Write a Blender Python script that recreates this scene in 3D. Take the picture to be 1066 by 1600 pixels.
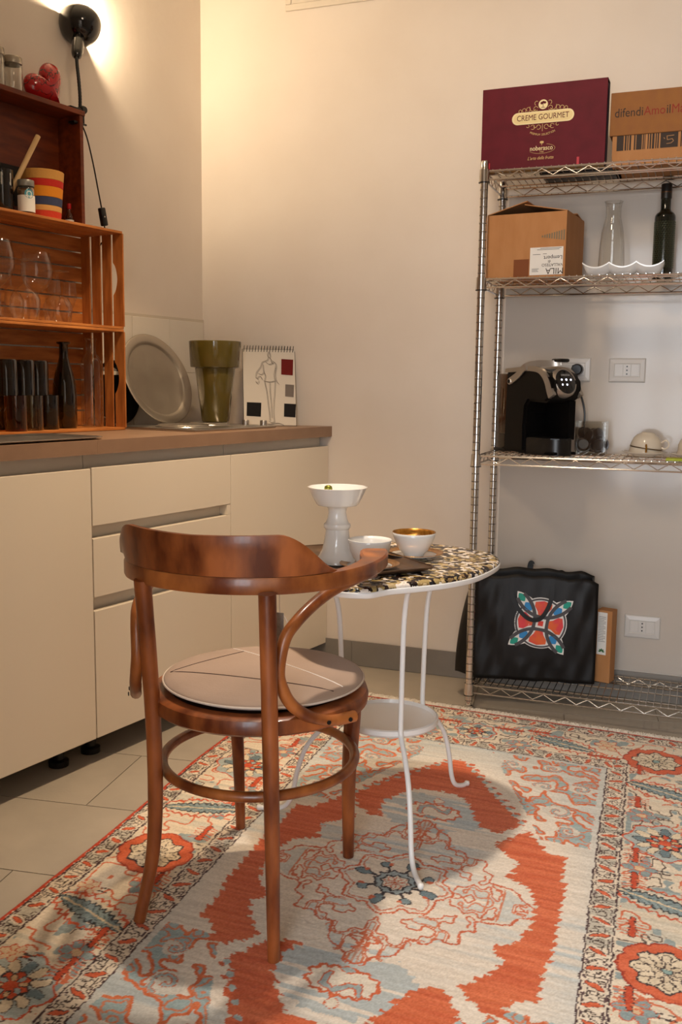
import bpy, bmesh, math, random
import numpy as np
from mathutils import Vector, Matrix

for o in list(bpy.data.objects):
    bpy.data.objects.remove(o)
S = bpy.context.scene
C = S.collection
PI = math.pi
random.seed(7)

# ------------------------------------------------------------------ camera
CAM = Vector((1.864, -3.396, 1.075))
CR = [(0.935668, 0.352684, 0.011769), (0.057456, -0.119354, -0.991188), (-0.348171, 0.928099, -0.13194)]
cd = bpy.data.cameras.new('camera')
cam = bpy.data.objects.new('camera', cd)
C.objects.link(cam)
cd.sensor_fit = 'HORIZONTAL'
cd.sensor_width = 36.0
cd.lens = 1500.0 * 36.0 / 1066.0
cd.clip_start = 0.05
r_, d_, f_ = [Vector(v) for v in CR]
m = Matrix(((r_.x, -d_.x, -f_.x, CAM.x), (r_.y, -d_.y, -f_.y, CAM.y), (r_.z, -d_.z, -f_.z, CAM.z), (0, 0, 0, 1)))
cam.matrix_world = m
S.camera = cam

# ------------------------------------------------------------------ light and exposure
S.view_settings.view_transform = 'Standard'
S.view_settings.look = 'None'
S.view_settings.gamma = 1.0
S.view_settings.use_curve_mapping = False
S.view_settings.exposure = 0.05
S.cycles.transparent_max_bounces = 40
w = bpy.data.worlds.new('world')
S.world = w
w.use_nodes = True
w.node_tree.nodes['Background'].inputs[0].default_value = (0.62, 0.74, 1.0, 1)
w.node_tree.nodes['Background'].inputs[1].default_value = 0.6

def light(name, kind, loc, energy, col, target=None, **kw):
    l = bpy.data.lights.new(name, kind)
    l.energy = energy
    l.color = col
    for k, v in kw.items():
        setattr(l, k, v)
    o = bpy.data.objects.new(name, l)
    C.objects.link(o)
    o.location = loc
    if target is not None:
        o.rotation_euler = (Vector(target) - Vector(loc)).to_track_quat('-Z', 'Y').to_euler()
    return o

WARM = (1.0, 0.74, 0.48)
# daylight from the glazed door of the next room, falling through the doorway around the camera
light('daylight', 'AREA', (1.5, -5.66, 1.25), 160, (0.90, 0.945, 1.0), (1.5, 0, 1.0), shape='RECTANGLE', size=2.3, size_y=2.1)
# two ceiling spotlights and an added wall fill (fixtures are built further down)
light('spot_table', 'SPOT', (1.2, -1.28, 2.56), 130, (1.0, 0.85, 0.70), (1.76, -1.60, 0), spot_size=1.2, spot_blend=1.0, shadow_soft_size=0.05)
light('spot_counter', 'SPOT', (0.98, -1.15, 2.56), 150, WARM, (0.42, -1.02, 0.80), spot_size=1.2, spot_blend=1.0, shadow_soft_size=0.035)
light('wall_fill', 'SPOT', (1.25, -1.75, 2.56), 47, (1.0, 0.77, 0.54), (0.95, 0.0, 1.75), spot_size=1.75, spot_blend=1.0, shadow_soft_size=0.12)  # added unseen lamp, lifts the warm ambient light on the back wall

# ------------------------------------------------------------------ helpers
def lin(c):
    if isinstance(c, str):
        c = c.lstrip('#')
        c = [int(c[i:i + 2], 16) / 255 for i in (0, 2, 4)]
    return tuple((x / 12.92 if x <= 0.04045 else ((x + 0.055) / 1.055) ** 2.4) for x in c)

MATS = {}
def mat(name, col='#808080', rough=0.5, metal=0.0, col2=None, scale=8.0, stretch=(1, 1, 1), bump=0.0, bscale=60.0, trans=0.0, ior=1.45,
        emit=0.0, spec=0.5, detail=4.0, coat=0.0, lo=0.35, hi=0.65, alpha=1.0, rough2=None, sheen=0.0):
    if name in MATS:
        return MATS[name]
    M = bpy.data.materials.new(name)
    M.use_nodes = True
    nt = M.node_tree
    b = nt.nodes['Principled BSDF']
    b.inputs['Base Color'].default_value = (*lin(col), 1)
    b.inputs['Roughness'].default_value = rough
    b.inputs['Metallic'].default_value = metal
    b.inputs['Transmission Weight'].default_value = trans
    b.inputs['IOR'].default_value = ior
    b.inputs['Specular IOR Level'].default_value = spec
    b.inputs['Coat Weight'].default_value = coat
    b.inputs['Coat Roughness'].default_value = 0.08
    b.inputs['Sheen Weight'].default_value = sheen
    b.inputs['Alpha'].default_value = alpha
    if emit:
        b.inputs['Emission Color'].default_value = (*lin(col), 1)
        b.inputs['Emission Strength'].default_value = emit
    if col2 or bump or rough2 is not None:
        tc = nt.nodes.new('ShaderNodeTexCoord')
        mp = nt.nodes.new('ShaderNodeMapping')
        mp.inputs['Scale'].default_value = stretch
        nt.links.new(tc.outputs['Object'], mp.inputs['Vector'])
    if col2 or rough2 is not None:
        n = nt.nodes.new('ShaderNodeTexNoise')
        n.inputs['Scale'].default_value = scale
        n.inputs['Detail'].default_value = detail
        nt.links.new(mp.outputs[0], n.inputs['Vector'])
        if col2:
            cr = nt.nodes.new('ShaderNodeValToRGB')
            cr.color_ramp.elements[0].position = lo
            cr.color_ramp.elements[1].position = hi
            cr.color_ramp.elements[0].color = (*lin(col), 1)
            cr.color_ramp.elements[1].color = (*lin(col2), 1)
            nt.links.new(n.outputs['Fac'], cr.inputs['Fac'])
            nt.links.new(cr.outputs['Color'], b.inputs['Base Color'])
        if rough2 is not None:
            mr = nt.nodes.new('ShaderNodeMapRange')
            mr.inputs['From Min'].default_value = lo
            mr.inputs['From Max'].default_value = hi
            mr.inputs['To Min'].default_value = rough
            mr.inputs['To Max'].default_value = rough2
            nt.links.new(n.outputs['Fac'], mr.inputs['Value'])
            nt.links.new(mr.outputs[0], b.inputs['Roughness'])
    if bump:
        n2 = nt.nodes.new('ShaderNodeTexNoise')
        n2.inputs['Scale'].default_value = bscale
        n2.inputs['Detail'].default_value = 5
        nt.links.new(mp.outputs[0], n2.inputs['Vector'])
        bp = nt.nodes.new('ShaderNodeBump')
        bp.inputs['Strength'].default_value = bump
        bp.inputs['Distance'].default_value = 0.004
        nt.links.new(n2.outputs['Fac'], bp.inputs['Height'])
        nt.links.new(bp.outputs[0], b.inputs['Normal'])
    MATS[name] = M
    return M

def thin_glass(name, tint, gloss=0.03, strength=1.0):
    M = bpy.data.materials.new(name); M.use_nodes = True
    nt = M.node_tree
    nt.nodes.remove(nt.nodes['Principled BSDF'])
    tr = nt.nodes.new('ShaderNodeBsdfTransparent'); tr.inputs[0].default_value = (*lin(tint), 1)
    gl = nt.nodes.new('ShaderNodeBsdfGlossy'); gl.inputs['Roughness'].default_value = gloss
    lw = nt.nodes.new('ShaderNodeLayerWeight')
    fr = nt.nodes.new('ShaderNodeMath'); fr.operation = 'POWER'; fr.inputs[1].default_value = 2.4
    nt.links.new(lw.outputs['Facing'], fr.inputs[0])
    mu = nt.nodes.new('ShaderNodeMath'); mu.operation = 'MULTIPLY_ADD'; mu.inputs[1].default_value = .95 * strength; mu.inputs[2].default_value = .05 * strength
    mx = nt.nodes.new('ShaderNodeMixShader')
    nt.links.new(fr.outputs[0], mu.inputs[0]); nt.links.new(mu.outputs[0], mx.inputs[0])
    nt.links.new(tr.outputs[0], mx.inputs[1]); nt.links.new(gl.outputs[0], mx.inputs[2])
    nt.links.new(mx.outputs[0], nt.nodes['Material Output'].inputs['Surface'])
    MATS[name] = M
    return M

def obj(name, V, F, mt, parent=None, smooth=False, loc=None):
    """one mesh object; V are in the frame of the parent"""
    me = bpy.data.meshes.new(name)
    me.from_pydata([tuple(v) for v in V], [], F)
    if smooth:
        me.polygons.foreach_set('use_smooth', [True] * len(me.polygons))
        if smooth != 'all':
            me.set_sharp_from_angle(angle=math.radians(38))
    me.materials.append(mt)
    o = bpy.data.objects.new(name, me)
    C.objects.link(o)
    if parent is not None:
        o.parent = parent
    if loc is not None:
        o.location = loc
    return o

def tag(o, label=None, cat=None, group=None, kind=None):
    if label: o['label'] = label
    if cat: o['category'] = cat
    if group: o['group'] = group
    if kind: o['kind'] = kind
    return o

def thing(name, label, cat, loc=(0, 0, 0), rz=0.0, group=None):
    o = bpy.data.objects.new(name, None)
    o.empty_display_size = 0.05
    C.objects.link(o)
    o.location = loc
    o.rotation_euler = (0, 0, rz)
    return tag(o, label, cat, group)

class G:
    """geometry collector: everything added becomes one mesh"""
    def __init__(s, off=(0, 0, 0)):
        s.V = []; s.F = []; s.off = Vector(off)
    def add(s, V, F):
        n = len(s.V)
        s.V += [Vector(v) - s.off for v in V]
        s.F += [[i + n for i in f] for f in F]
        return s
    def box(s, x0, x1, y0, y1, z0, z1, bev=0.0, M=None):
        if bev:
            b = min(bev, (x1 - x0) * .45, (y1 - y0) * .45, (z1 - z0) * .45)
            bm = bmesh.new()
            bmesh.ops.create_cube(bm, size=1)
            for v in bm.verts:
                v.co = Vector(((x0 + x1) / 2 + v.co.x * (x1 - x0), (y0 + y1) / 2 + v.co.y * (y1 - y0), (z0 + z1) / 2 + v.co.z * (z1 - z0)))
            bmesh.ops.bevel(bm, geom=bm.edges[:], offset=b, segments=2, affect='EDGES', profile=0.5)
            bm.verts.index_update()
            V = [v.co.copy() for v in bm.verts]
            F = [[v.index for v in f.verts] for f in bm.faces]
            bm.free()
        else:
            V = [Vector((x, y, z)) for x in (x0, x1) for y in (y0, y1) for z in (z0, z1)]
            F = [[0, 1, 3, 2], [4, 6, 7, 5], [0, 4, 5, 1], [2, 3, 7, 6], [0, 2, 6, 4], [1, 5, 7, 3]]
        if M is not None:
            V = [M @ v for v in V]
        return s.add(V, F)
    def prism(s, poly, z0, z1, M=None):
        n = len(poly)
        V = [Vector((p[0], p[1], z0)) for p in poly] + [Vector((p[0], p[1], z1)) for p in poly]
        F = [list(range(n))[::-1], list(range(n, 2 * n))] + [[i, (i + 1) % n, n + (i + 1) % n, n + i] for i in range(n)]
        if M is not None:
            V = [M @ v for v in V]
        return s.add(V, F)
    def lathe(s, prof, c=(0, 0, 0), n=32, M=None, cap0=False, cap1=False, sx=1.0, sy=1.0):
        V = []; F = []; k = len(prof)
        for i in range(n):
            a = 2 * PI * i / n
            for (r, z) in prof:
                V.append(Vector((r * math.cos(a) * sx, r * math.sin(a) * sy, z)))
        for i in range(n):
            j = (i + 1) % n
            for q in range(k - 1):
                F.append([i * k + q, j * k + q, j * k + q + 1, i * k + q + 1])
        if cap0: F.append([i * k for i in range(n)][::-1])
        if cap1: F.append([i * k + k - 1 for i in range(n)])
        V = [(M @ v if M is not None else v) + Vector(c) for v in V]
        return s.add(V, F)
    def sweep(s, pts, prof, up=None, closed=False, scales=None, twist=None):
        """prof: list of (side, up) offsets; frames follow the path"""
        P = [Vector(p) for p in pts]; n = len(P); k = len(prof)
        V = []; F = []
        prevu = None
        for i in range(n):
            if closed:
                t = (P[(i + 1) % n] - P[i - 1]).normalized()
            else:
                t = (P[min(i + 1, n - 1)] - P[max(i - 1, 0)]).normalized()
            if up is not None:
                u = Vector(up) - t * Vector(up).dot(t)
            else:
                if prevu is None:
                    a = Vector((0, 0, 1)) if abs(t.z) < .9 else Vector((1, 0, 0))
                    u = a - t * a.dot(t)
                else:
                    u = prevu - t * prevu.dot(t)
            u.normalize(); prevu = u
            sd = t.cross(u)
            sc = scales[i] if scales else (1, 1)
            if not isinstance(sc, (tuple, list)): sc = (sc, sc)
            for (a, b) in prof:
                V.append(P[i] + sd * a * sc[0] + u * b * sc[1])
        for i in range(n if closed else n - 1):
            j = (i + 1) % n
            for q in range(k):
                w_ = (q + 1) % k
                F.append([i * k + q, i * k + w_, j * k + w_, j * k + q])
        if not closed:
            F.append([q for q in range(k)][::-1])
            F.append([(n - 1) * k + q for q in range(k)])
        return s.add(V, F)
    def tube(s, pts, r, n=8, closed=False, rs=None):
        prof = [(r * math.cos(2 * PI * i / n), r * math.sin(2 * PI * i / n)) for i in range(n)]
        return s.sweep(pts, prof, None, closed, [x / r for x in rs] if rs else None)
    def grid(s, rows, closed_u=False):
        """rows: list of lists of points"""
        k = len(rows[0]); V = [p for r in rows for p in r]; F = []
        for i in range(len(rows) - 1):
            for q in range(k if closed_u else k - 1):
                w_ = (q + 1) % k
                F.append([i * k + q, i * k + w_, (i + 1) * k + w_, (i + 1) * k + q])
        return s.add(V, F)
    def build(s, name, mt, parent=None, smooth=False, loc=None):
        return obj(name, s.V, s.F, mt, parent, smooth, loc)

def spline(pts, n=8, closed=False):
    """Catmull-Rom through pts"""
    P = [Vector(p) for p in pts]; out = []; N = len(P)
    segs = N if closed else N - 1
    for i in range(segs):
        p1 = P[i]; p2 = P[(i + 1) % N]
        p0 = P[i - 1] if (closed or i > 0) else p1 * 2 - p2
        p3 = P[(i + 2) % N] if (closed or i + 2 < N) else p2 * 2 - p1
        for k in range(n):
            t = k / n
            out.append(0.5 * ((2 * p1) + (p2 - p0) * t + (2 * p0 - 5 * p1 + 4 * p2 - p3) * t * t + (3 * p1 - p0 - 3 * p2 + p3) * t ** 3))
    if not closed: out.append(P[-1])
    return out

def copy_tree(o, parent=None):
    c = o.copy()
    C.objects.link(c)
    c.parent = parent
    for ch in o.children:
        copy_tree(ch, c)
    return c

def rot(axis, deg):
    return Matrix.Rotation(math.radians(deg), 4, axis)
def T(x, y, z):
    return Matrix.Translation((x, y, z))

_txt = {}
def text(name, body, size, mt, parent, M, align='CENTER', shear=0.0, bold=0.0, sx=1.0, extrude=0.0003):
    cu = bpy.data.curves.new(name, 'FONT')
    cu.body = body; cu.size = size; cu.align_x = align; cu.align_y = 'CENTER'; cu.shear = shear; cu.offset = bold; cu.extrude = extrude
    cu.resolution_u = 3
    t = bpy.data.objects.new(name + '_tmp', cu)
    C.objects.link(t)
    dg = bpy.context.evaluated_depsgraph_get()
    me = bpy.data.meshes.new_from_object(t.evaluated_get(dg))
    bpy.data.objects.remove(t); bpy.data.curves.remove(cu)
    me.transform(M @ Matrix.Diagonal((sx, 1, 1, 1)))
    me.materials.clear(); me.materials.append(mt)
    me.name = name
    o = bpy.data.objects.new(name, me)
    C.objects.link(o)
    o.parent = parent
    return o

# kitchen frame: local x = out of the left wall, local y = along it towards the back wall
LW = math.radians(-10.47)
UU = Vector((math.sin(-LW), math.cos(-LW), 0)); VV = Vector((math.cos(-LW), -math.sin(-LW), 0))
def K(u, v, z=0.0):
    return UU * u + VV * v + Vector((0, 0, z))

# ------------------------------------------------------------------ materials
wall_m = mat('wall_plaster', '#e4d9cc', 0.75, bump=0.14, bscale=30, col2='#dfd3c5', scale=3)
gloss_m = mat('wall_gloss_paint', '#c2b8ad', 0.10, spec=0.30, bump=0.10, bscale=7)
tilewall_m = mat('painted_wall_tile', '#e0d8ca', 0.45, bump=0.1, bscale=30)
grout_m = mat('grout', '#b5a48e', 0.9)
ceil_m = mat('ceiling_paint', '#e6dfd3', 0.9)
floor_m = mat('floor_tile_stone', '#a39a8d', 0.6, col2='#aea496', scale=5, bump=0.08, bscale=140)
floorg_m = mat('floor_grout', '#8c8377', 0.9)
skirt_m = mat('skirting_tile', '#7d766e', 0.5, col2='#868078', scale=5)
lacq_m = mat('cabinet_lacquer', '#e3d8c6', 0.32, spec=0.4)
lacq2_m = mat('channel_lacquer', '#e0d5c3', 0.35)
carc_m = mat('cabinet_carcass', '#cfc5b5', 0.6)
work_m = mat('worktop_laminate', '#94765f', 0.42, col2='#8c6f59', scale=14, bump=0.05, bscale=300)
black_m = mat('black_plastic', '#0d0c0c', 0.35)
blackg_m = mat('black_gloss', '#0b0a0a', 0.12, coat=0.5)
steel_m = mat('brushed_steel', '#b9b4ad', 0.3, 1.0, rough2=0.42, scale=30, stretch=(1, 1, 30))
chrome_m = mat('chrome', '#cfccc8', 0.16, 1.0)
white_metal_m = mat('white_enamel', '#f5f4f1', 0.35, coat=0.2)
glass_m = thin_glass('clear_glass', '#fafaf8')

# ------------------------------------------------------------------ room shell
XR, YF, ZC = 3.4, -5.6, 2.72
def xl(y):                      # left wall line
    return y * math.tan(-LW)
room = [(0, 0), (xl(YF), YF), (XR, YF), (XR, 0)]
fl = tag(G().prism([(-1.4, -6), (XR + .2, -6), (XR + .2, .2), (-1.4, .2)], -0.12, -0.004).build('floor', floorg_m), kind='structure')

def clip(poly, lines):
    for (px, py, nx, ny) in lines:                # keep n.(p-p0) >= 0
        out = []
        for i in range(len(poly)):
            a, b = poly[i], poly[(i + 1) % len(poly)]
            da = (a[0] - px) * nx + (a[1] - py) * ny; db = (b[0] - px) * nx + (b[1] - py) * ny
            if da >= 0: out.append(a)
            if (da >= 0) != (db >= 0):
                t = da / (da - db)
                out.append((a[0] + (b[0] - a[0]) * t, a[1] + (b[1] - a[1]) * t))
        poly = out
        if len(poly) < 3: return []
    return poly
TA = math.radians(8.12)
e1 = (math.cos(TA), math.sin(TA)); e2 = (-math.sin(TA), math.cos(TA))
inner = [(0, 0, VV.x, VV.y), (0, 0, 0, -1), (XR, 0, -1, 0), (0, YF, 0, 1)]
TH, TL_ = 0.3401, 0.60
tile_me = {}
for k in range(-14, 8):
    b0 = -1.4857 + TH * k
    off = 0.2345 + (0.30 if k % 2 else 0.0)
    for j in range(-7, 9):
        a0 = off + TL_ * j
        g = 0.0014
        q = [(a0 + g, b0 + g), (a0 + TL_ - g, b0 + g), (a0 + TL_ - g, b0 + TH - g), (a0 + g, b0 + TH - g)]
        full = [(e1[0] * a + e2[0] * b, e1[1] * a + e2[1] * b) for a, b in q]
        P = clip(full, inner)
        if not P: continue
        cx, cy = full[0]
        area = abs(sum(P[i][0] * P[(i + 1) % len(P)][1] - P[(i + 1) % len(P)][0] * P[i][1] for i in range(len(P)))) / 2
        if area < 1e-4: continue
        if abs(area - (TL_ - 2 * g) * (TH - 2 * g)) < 1e-6:
            if 'm' not in tile_me:
                t0 = G((cx, cy, 0)).prism(P, -0.010, 0.0).build('floor_tile', floor_m, fl)
                tile_me['m'] = t0.data; t0.location = (cx, cy, 0)
            else:
                t0 = bpy.data.objects.new('floor_tile', tile_me['m']); C.objects.link(t0); t0.parent = fl; t0.location = (cx, cy, 0)
        else:
            G((cx, cy, 0)).prism(P, -0.010, 0.0).build('floor_tile', floor_m, fl, loc=(cx, cy, 0))

tag(G().prism([(-1.4, -6), (XR + .2, -6), (XR + .2, .2), (-1.4, .2)], ZC, ZC + .1).build('ceiling', ceil_m), kind='structure')
wb = tag(G().box(-0.3, XR + .12, 0.0, 0.12, -0.1, ZC).build('wall_back', wall_m), kind='structure')
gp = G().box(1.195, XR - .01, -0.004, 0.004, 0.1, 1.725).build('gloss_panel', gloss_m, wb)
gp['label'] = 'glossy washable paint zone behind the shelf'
wl = tag(G().prism([tuple(K(-6, 0)[:2]), tuple(K(0, 0)[:2]), tuple(K(.03, -.12)[:2]), tuple(K(-6, -.12)[:2])], -0.1, ZC).build('wall_left', wall_m), kind='structure')
tag(G().box(XR, XR + .12, YF - .1, 0.1, -0.1, ZC).build('wall_right', wall_m), kind='structure')
wf = G()
DX0, DX1, DZ = 0.3, 2.7, 2.35
wf.box(-1.4, DX0, YF - .14, YF, -0.1, ZC).box(DX1, XR + .1, YF - .14, YF, -0.1, ZC).box(DX0, DX1, YF - .14, YF, DZ, ZC)
tag(wf.build('wall_front', wall_m), kind='structure')
# partition with the doorway in which the camera stands
wp = G().box(-0.75, 1.28, -3.17, -3.07, -0.1, ZC).box(2.35, XR, -3.17, -3.07, -0.1, ZC).box(1.28, 2.35, -3.17, -3.07, 2.15, ZC)
tag(wp.build('wall_partition', wall_m), kind='structure')
# glazed door behind the camera (open bars, daylight falls through)
dr = G()
for x in (DX0, DX0 + .4, DX0 + .8, DX0 + 1.17, DX0 + 1.6, DX0 + 2.0, DX1 - .05):
    dr.box(x, x + .045, YF - .09, YF - .04, 0, DZ)
for z in (0, .55, 1.1, 1.65, DZ - .05):
    dr.box(DX0, DX1, YF - .085, YF - .045, z, z + .045)
tag(dr.build('door_1', mat('door_frame', '#d8d4cc', 0.5)), kind='structure')

# skirting tiles along the back wall
bb = tag(G().box(0.42, XR - .002, -0.009, -0.0005, 0.0, 0.094).build('baseboard_back', skirt_m), kind='structure')
xs = [0.535, 0.645, 1.245, 1.845, 2.445, 3.045, 3.39]
for i in range(len(xs) - 1):
    G().box(xs[i] + .001, xs[i + 1] - .001, -0.0125, -0.0085, 0.001, 0.0975, bev=.0015).build('skirting_tile', skirt_m, bb)

# painted wall tiles behind the worktop
for r in range(2):
    for i in range(9):
        u1 = -0.004 - 0.2 * i
        g = G().box(0.0005, 0.0075, u1 - 0.1985, u1, 0.917 + 0.196 * r, 0.917 + 0.196 * r + 0.1945, bev=.0015)
        o = g.build('wall_tile', tilewall_m, wl); o.rotation_euler = (0, 0, LW)
o = G().box(0.0002, 0.005, -2.0, -0.0005, 0.917, 1.318).build('tile_bed', mat('tile_bed', '#cfc4b2', .9), wl); o.rotation_euler = (0, 0, LW)

# access hatch at the top of the back wall
hm = mat('hatch_paint', '#ddd2c1', 0.7)
h = thing('wall_hatch', 'painted rectangular access hatch high on the back wall', 'wall hatch', (0.352, 0, 2.418))
hw, hh = 0.62, 0.26
G().box(0, hw, -0.006, 0, 0, 0.022, bev=.002).box(0, hw, -0.006, 0, hh - .022, hh, bev=.002).box(0, 0.022, -0.006, 0, 0.0225, hh - .0225, bev=.002).box(hw - .022, hw, -0.006, 0, 0.0225, hh - .0225, bev=.002).build('frame', hm, h)
G().box(0.024, hw - .024, -0.003, -0.0005, 0.024, hh - .024).build('panel', hm, h)

# ------------------------------------------------------------------ kitchen units (kitchen frame)
def kit(name, label, cat, u, group=None):
    return thing(name, label, cat, K(u, 0, 0), LW, group)
UD = 0.53                       # front plane of the doors
Z0, Z1 = 0.078, 0.842
def carcass(t, w, u_end=None):
    g = G().box(0.012, UD - .055, 0.001, w - .001, Z0 + .002, 0.8785)
    g.build('body', carc_m, t)
    G().box(UD - .040, UD - .031, 0.001, w - .001, 0.838, 0.8785).build('grip_channel', lacq2_m, t)
def front(t, w, z0, z1, name, y0=.0015):
    return G().box(UD - .022, UD, y0, w - .0015, z0, z1, bev=.0015).build(name, lacq_m, t)
def feet(t, w):
    for y in (0.06, w - .06):
        G().lathe([(.016, Z0), (.016, .02), (.028, .016), (.028, 0)], (UD - .09, y, 0), 16, cap1=True).build('foot', black_m, t, smooth=True)
us = [(-2.35, -1.732), (-1.729, -1.128), (-1.127, -0.510), (-0.509, 0.098)]
t = kit('base_cabinet', 'cream cabinet with one tall door, furthest left beside the drawer unit', 'cabinet', us[1][0], 'cream base units under the worktop')
w_ = us[1][1] - us[1][0]
carcass(t, w_); front(t, w_, Z0, Z1 - .002, 'door'); feet(t, w_)
t = kit('drawer_cabinet', 'cream drawer unit with three handleless drawers behind the wooden chair', 'cabinet', us[2][0], 'cream base units under the worktop')
w_ = us[2][1] - us[2][0]
carcass(t, w_); feet(t, w_)
for (a, b) in ((Z0, .4435), (.4815, .6465), (.6815, Z1)):
    front(t, w_, a, b, 'drawer')
for z in (.440, .643):
    G().box(UD - .040, UD - .031, 0.001, w_ - .02, z, z + .045).build('grip_channel', lacq2_m, t)
    G().box(UD - .040, UD - .001, w_ - .020, w_ - .0015, z + .0045, z + .0375).build('end_cap', lacq_m, t)
t = kit('base_cabinet', 'cream cabinet with one plain door in the corner against the back wall', 'cabinet', us[3][0], 'cream base units under the worktop')
g = G().prism([(0.02, 0.001), (UD - .055, 0.001), (UD - .055, .590), (0.02, .508)], Z0 + .002, 0.8785); g.build('body', carc_m, t)
G().box(UD - .040, UD - .031, 0.001, .588, 0.838, 0.8785).build('grip_channel', lacq2_m, t)
G().box(UD - .022, UD, .0015, .602, Z0, Z1, bev=.0015).build('door', lacq_m, t)
feet(t, .58)

# worktop in two lengths
t = thing('worktop', 'brown laminate worktop running along the left wall', 'worktop', (0, 0, 0))
def ktop(name, u0, u1, endback=False):
    pts = [K(u0, 0.009)[:2], K(u0, .541)[:2]]
    pts += [(0.5496, -.0008), (0.009, -.0008)] if endback else [K(u1, .541)[:2], K(u1, 0.009)[:2]]
    return G().prism([tuple(p) for p in pts], 0.879, 0.917).build(name, work_m, t)
ktop('worktop_panel', -2.35, -1.1125)
ktop('worktop_panel', -1.112, 0.1, True)

# ------------------------------------------------------------------ bentwood armchair
wood_m = mat('chair_wood', '#5a270f', 0.30, col2='#a85d2b', scale=17, stretch=(1, 1, .35), detail=7, lo=.36, hi=.66, rough2=.5, coat=.15, bump=.06, bscale=60)
woodL_m = mat('chair_wood_worn', '#683013', 0.28, col2='#b46a32', scale=14, stretch=(1, 1, .6), detail=7, lo=.36, hi=.66, coat=.2, rough2=.45, bump=.05, bscale=50)
CX, CY = 1.04, -1.662
t = thing('armchair', 'worn brown bentwood armchair with a round padded seat in front of the table', 'chair', (1.02, -1.65, 0))
ofs = (1.02, -1.65, 0)
def leg(pts, rs):
    P = spline(pts, 8); n = len(P)
    R = [float(np.interp(i / (n - 1), np.linspace(0, 1, len(rs)), rs)) for i in range(n)]
    G(ofs).tube(P, 0.015, 14, rs=R).build('leg', wood_m, t, smooth=True)
leg([(1.172, -1.880, 0.0098), (1.170, -1.884, .25), (1.166, -1.887, .48), (1.163, -1.892, .708)], [.0118, .0138, .0152, .0155, .0165])
leg([(.868, -1.859, 0.0098), (.886, -1.835, .14), (.893, -1.832, .28), (.892, -1.838, .46), (.896, -1.872, .708)], [.0118, .0138, .0152, .0155, .0165])
leg([(1.163, -1.454, 0.0098), (1.166, -1.466, .2), (1.180, -1.488, .34), (1.186, -1.50, .432)], [.0125, .016, .0185, .020])
leg([(.871, -1.415, 0.0098), (.875, -1.435, .2), (.88, -1.46, .34), (.886, -1.48, .432)], [.0115, .0145, .0165, .018])
# seat ring, seat pan
G(ofs).lathe([(.178, .436), (.182, .428), (.214, .428), (.222, .434), (.2235, .447), (.220, .459), (.213, .463), (.185, .463), (.178, .456), (.178, .436)], (CX, CY, 0), 64).build('seat_ring', wood_m, t, smooth=True)
G(ofs).lathe([(0.0001, .444), (.18, .444), (.18, .460), (0.0001, .460)], (CX, CY, 0), 48).build('seat_pan', mat('seat_pan_dark', '#2a1509', .6), t, smooth=True)
# stretcher hoop
P = [(CX - .004 + .199 * math.cos(a), CY + .006 + .199 * math.sin(a), .306 + .004 * math.sin(a)) for a in np.linspace(0, 2 * PI, 64, endpoint=False)]
G(ofs).tube(P, 0.0105, 10, closed=True).build('stretcher_hoop', woodL_m, t, smooth=True)
# horseshoe rail: plan curve of the outer edge
plan = [(.795, -1.475), (.772, -1.53), (.764, -1.60), (.768, -1.69), (.795, -1.775), (.845, -1.845), (.93, -1.893), (1.02, -1.908), (1.11, -1.893), (1.193, -1.845), (1.245, -1.775), (1.272, -1.69), (1.278, -1.60), (1.27, -1.535), (1.25, -1.475)]
P = spline([(x, y, .716) for x, y in plan], 8)
n = len(P)
pr = [(-.0095, -.0155), (.0095, -.0155), (.0115, -.011), (.0115, .011), (.0095, .0155), (-.0095, .0155), (-.0115, .011), (-.0115, -.011)]
sc = []
for i, p in enumerate(P):
    q = abs(i / (n - 1) - .5) * 2         # 0 at the back, 1 at the arm ends
    k = max(0.0, (q - .45) / .55)
    wdt = 1.0 + 1.55 * min(1, k * 1.3) ** 1.2
    if q > .965: wdt *= .82
    sc.append((wdt, 1.0 - .12 * k))
# shift the path inwards by half the width so that the outer edge stays on plan
Q = []
for i, p in enumerate(P):
    tg = (P[min(i + 1, n - 1)] - P[max(i - 1, 0)]).normalized()
    nrm = Vector((-tg.y, tg.x, 0))        # left of travel = inside of the horseshoe
    Q.append(p + nrm * (.0115 * sc[i][0]))
G(ofs).sweep(Q, pr, (0, 0, 1), scales=sc).build('arm_rail', woodL_m, t, smooth=True)
# crest panel standing on the back of the rail
rows_o, rows_i = [], []
cp = spline([(x, y, 0) for x, y in plan[4:11]], 10)
m_ = len(cp)
def chgt(s):                             # crest height along the panel, s 0..1
    e = min(s, 1 - s)
    a = min(1, e / .22)
    return .006 + (.068 + .005 * abs(s - .5) * 2) * (a * a * (3 - 2 * a)) ** .8
ro = []; ri = []
for j in range(7):
    f = j / 6
    a_ = []; b_ = []
    for i, p in enumerate(cp):
        s = i / (m_ - 1)
        tg = (cp[min(i + 1, m_ - 1)] - cp[max(i - 1, 0)]).normalized()
        nrm = Vector((-tg.y, tg.x, 0))
        hgt = .7325 + chgt(s) * f
        lean = -.012 * f
        rnd = .004 if j == 6 else 0
        a_.append(p + nrm * (.001 + lean + rnd) + Vector((0, 0, hgt)))
        b_.append(p + nrm * (.019 + lean - rnd) + Vector((0, 0, hgt)))
    ro.append(a_); ri.append(b_)
g = G(ofs)
loop_rows = ro + ri[::-1]
g.grid(loop_rows + [loop_rows[0]])
for e in (0, m_ - 1):
    idx = [Vector(r[e]) for r in loop_rows]
    g.add(idx, [list(range(len(idx)))])
g.build('backrest_crest', wood_m, t, smooth=True)
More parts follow.
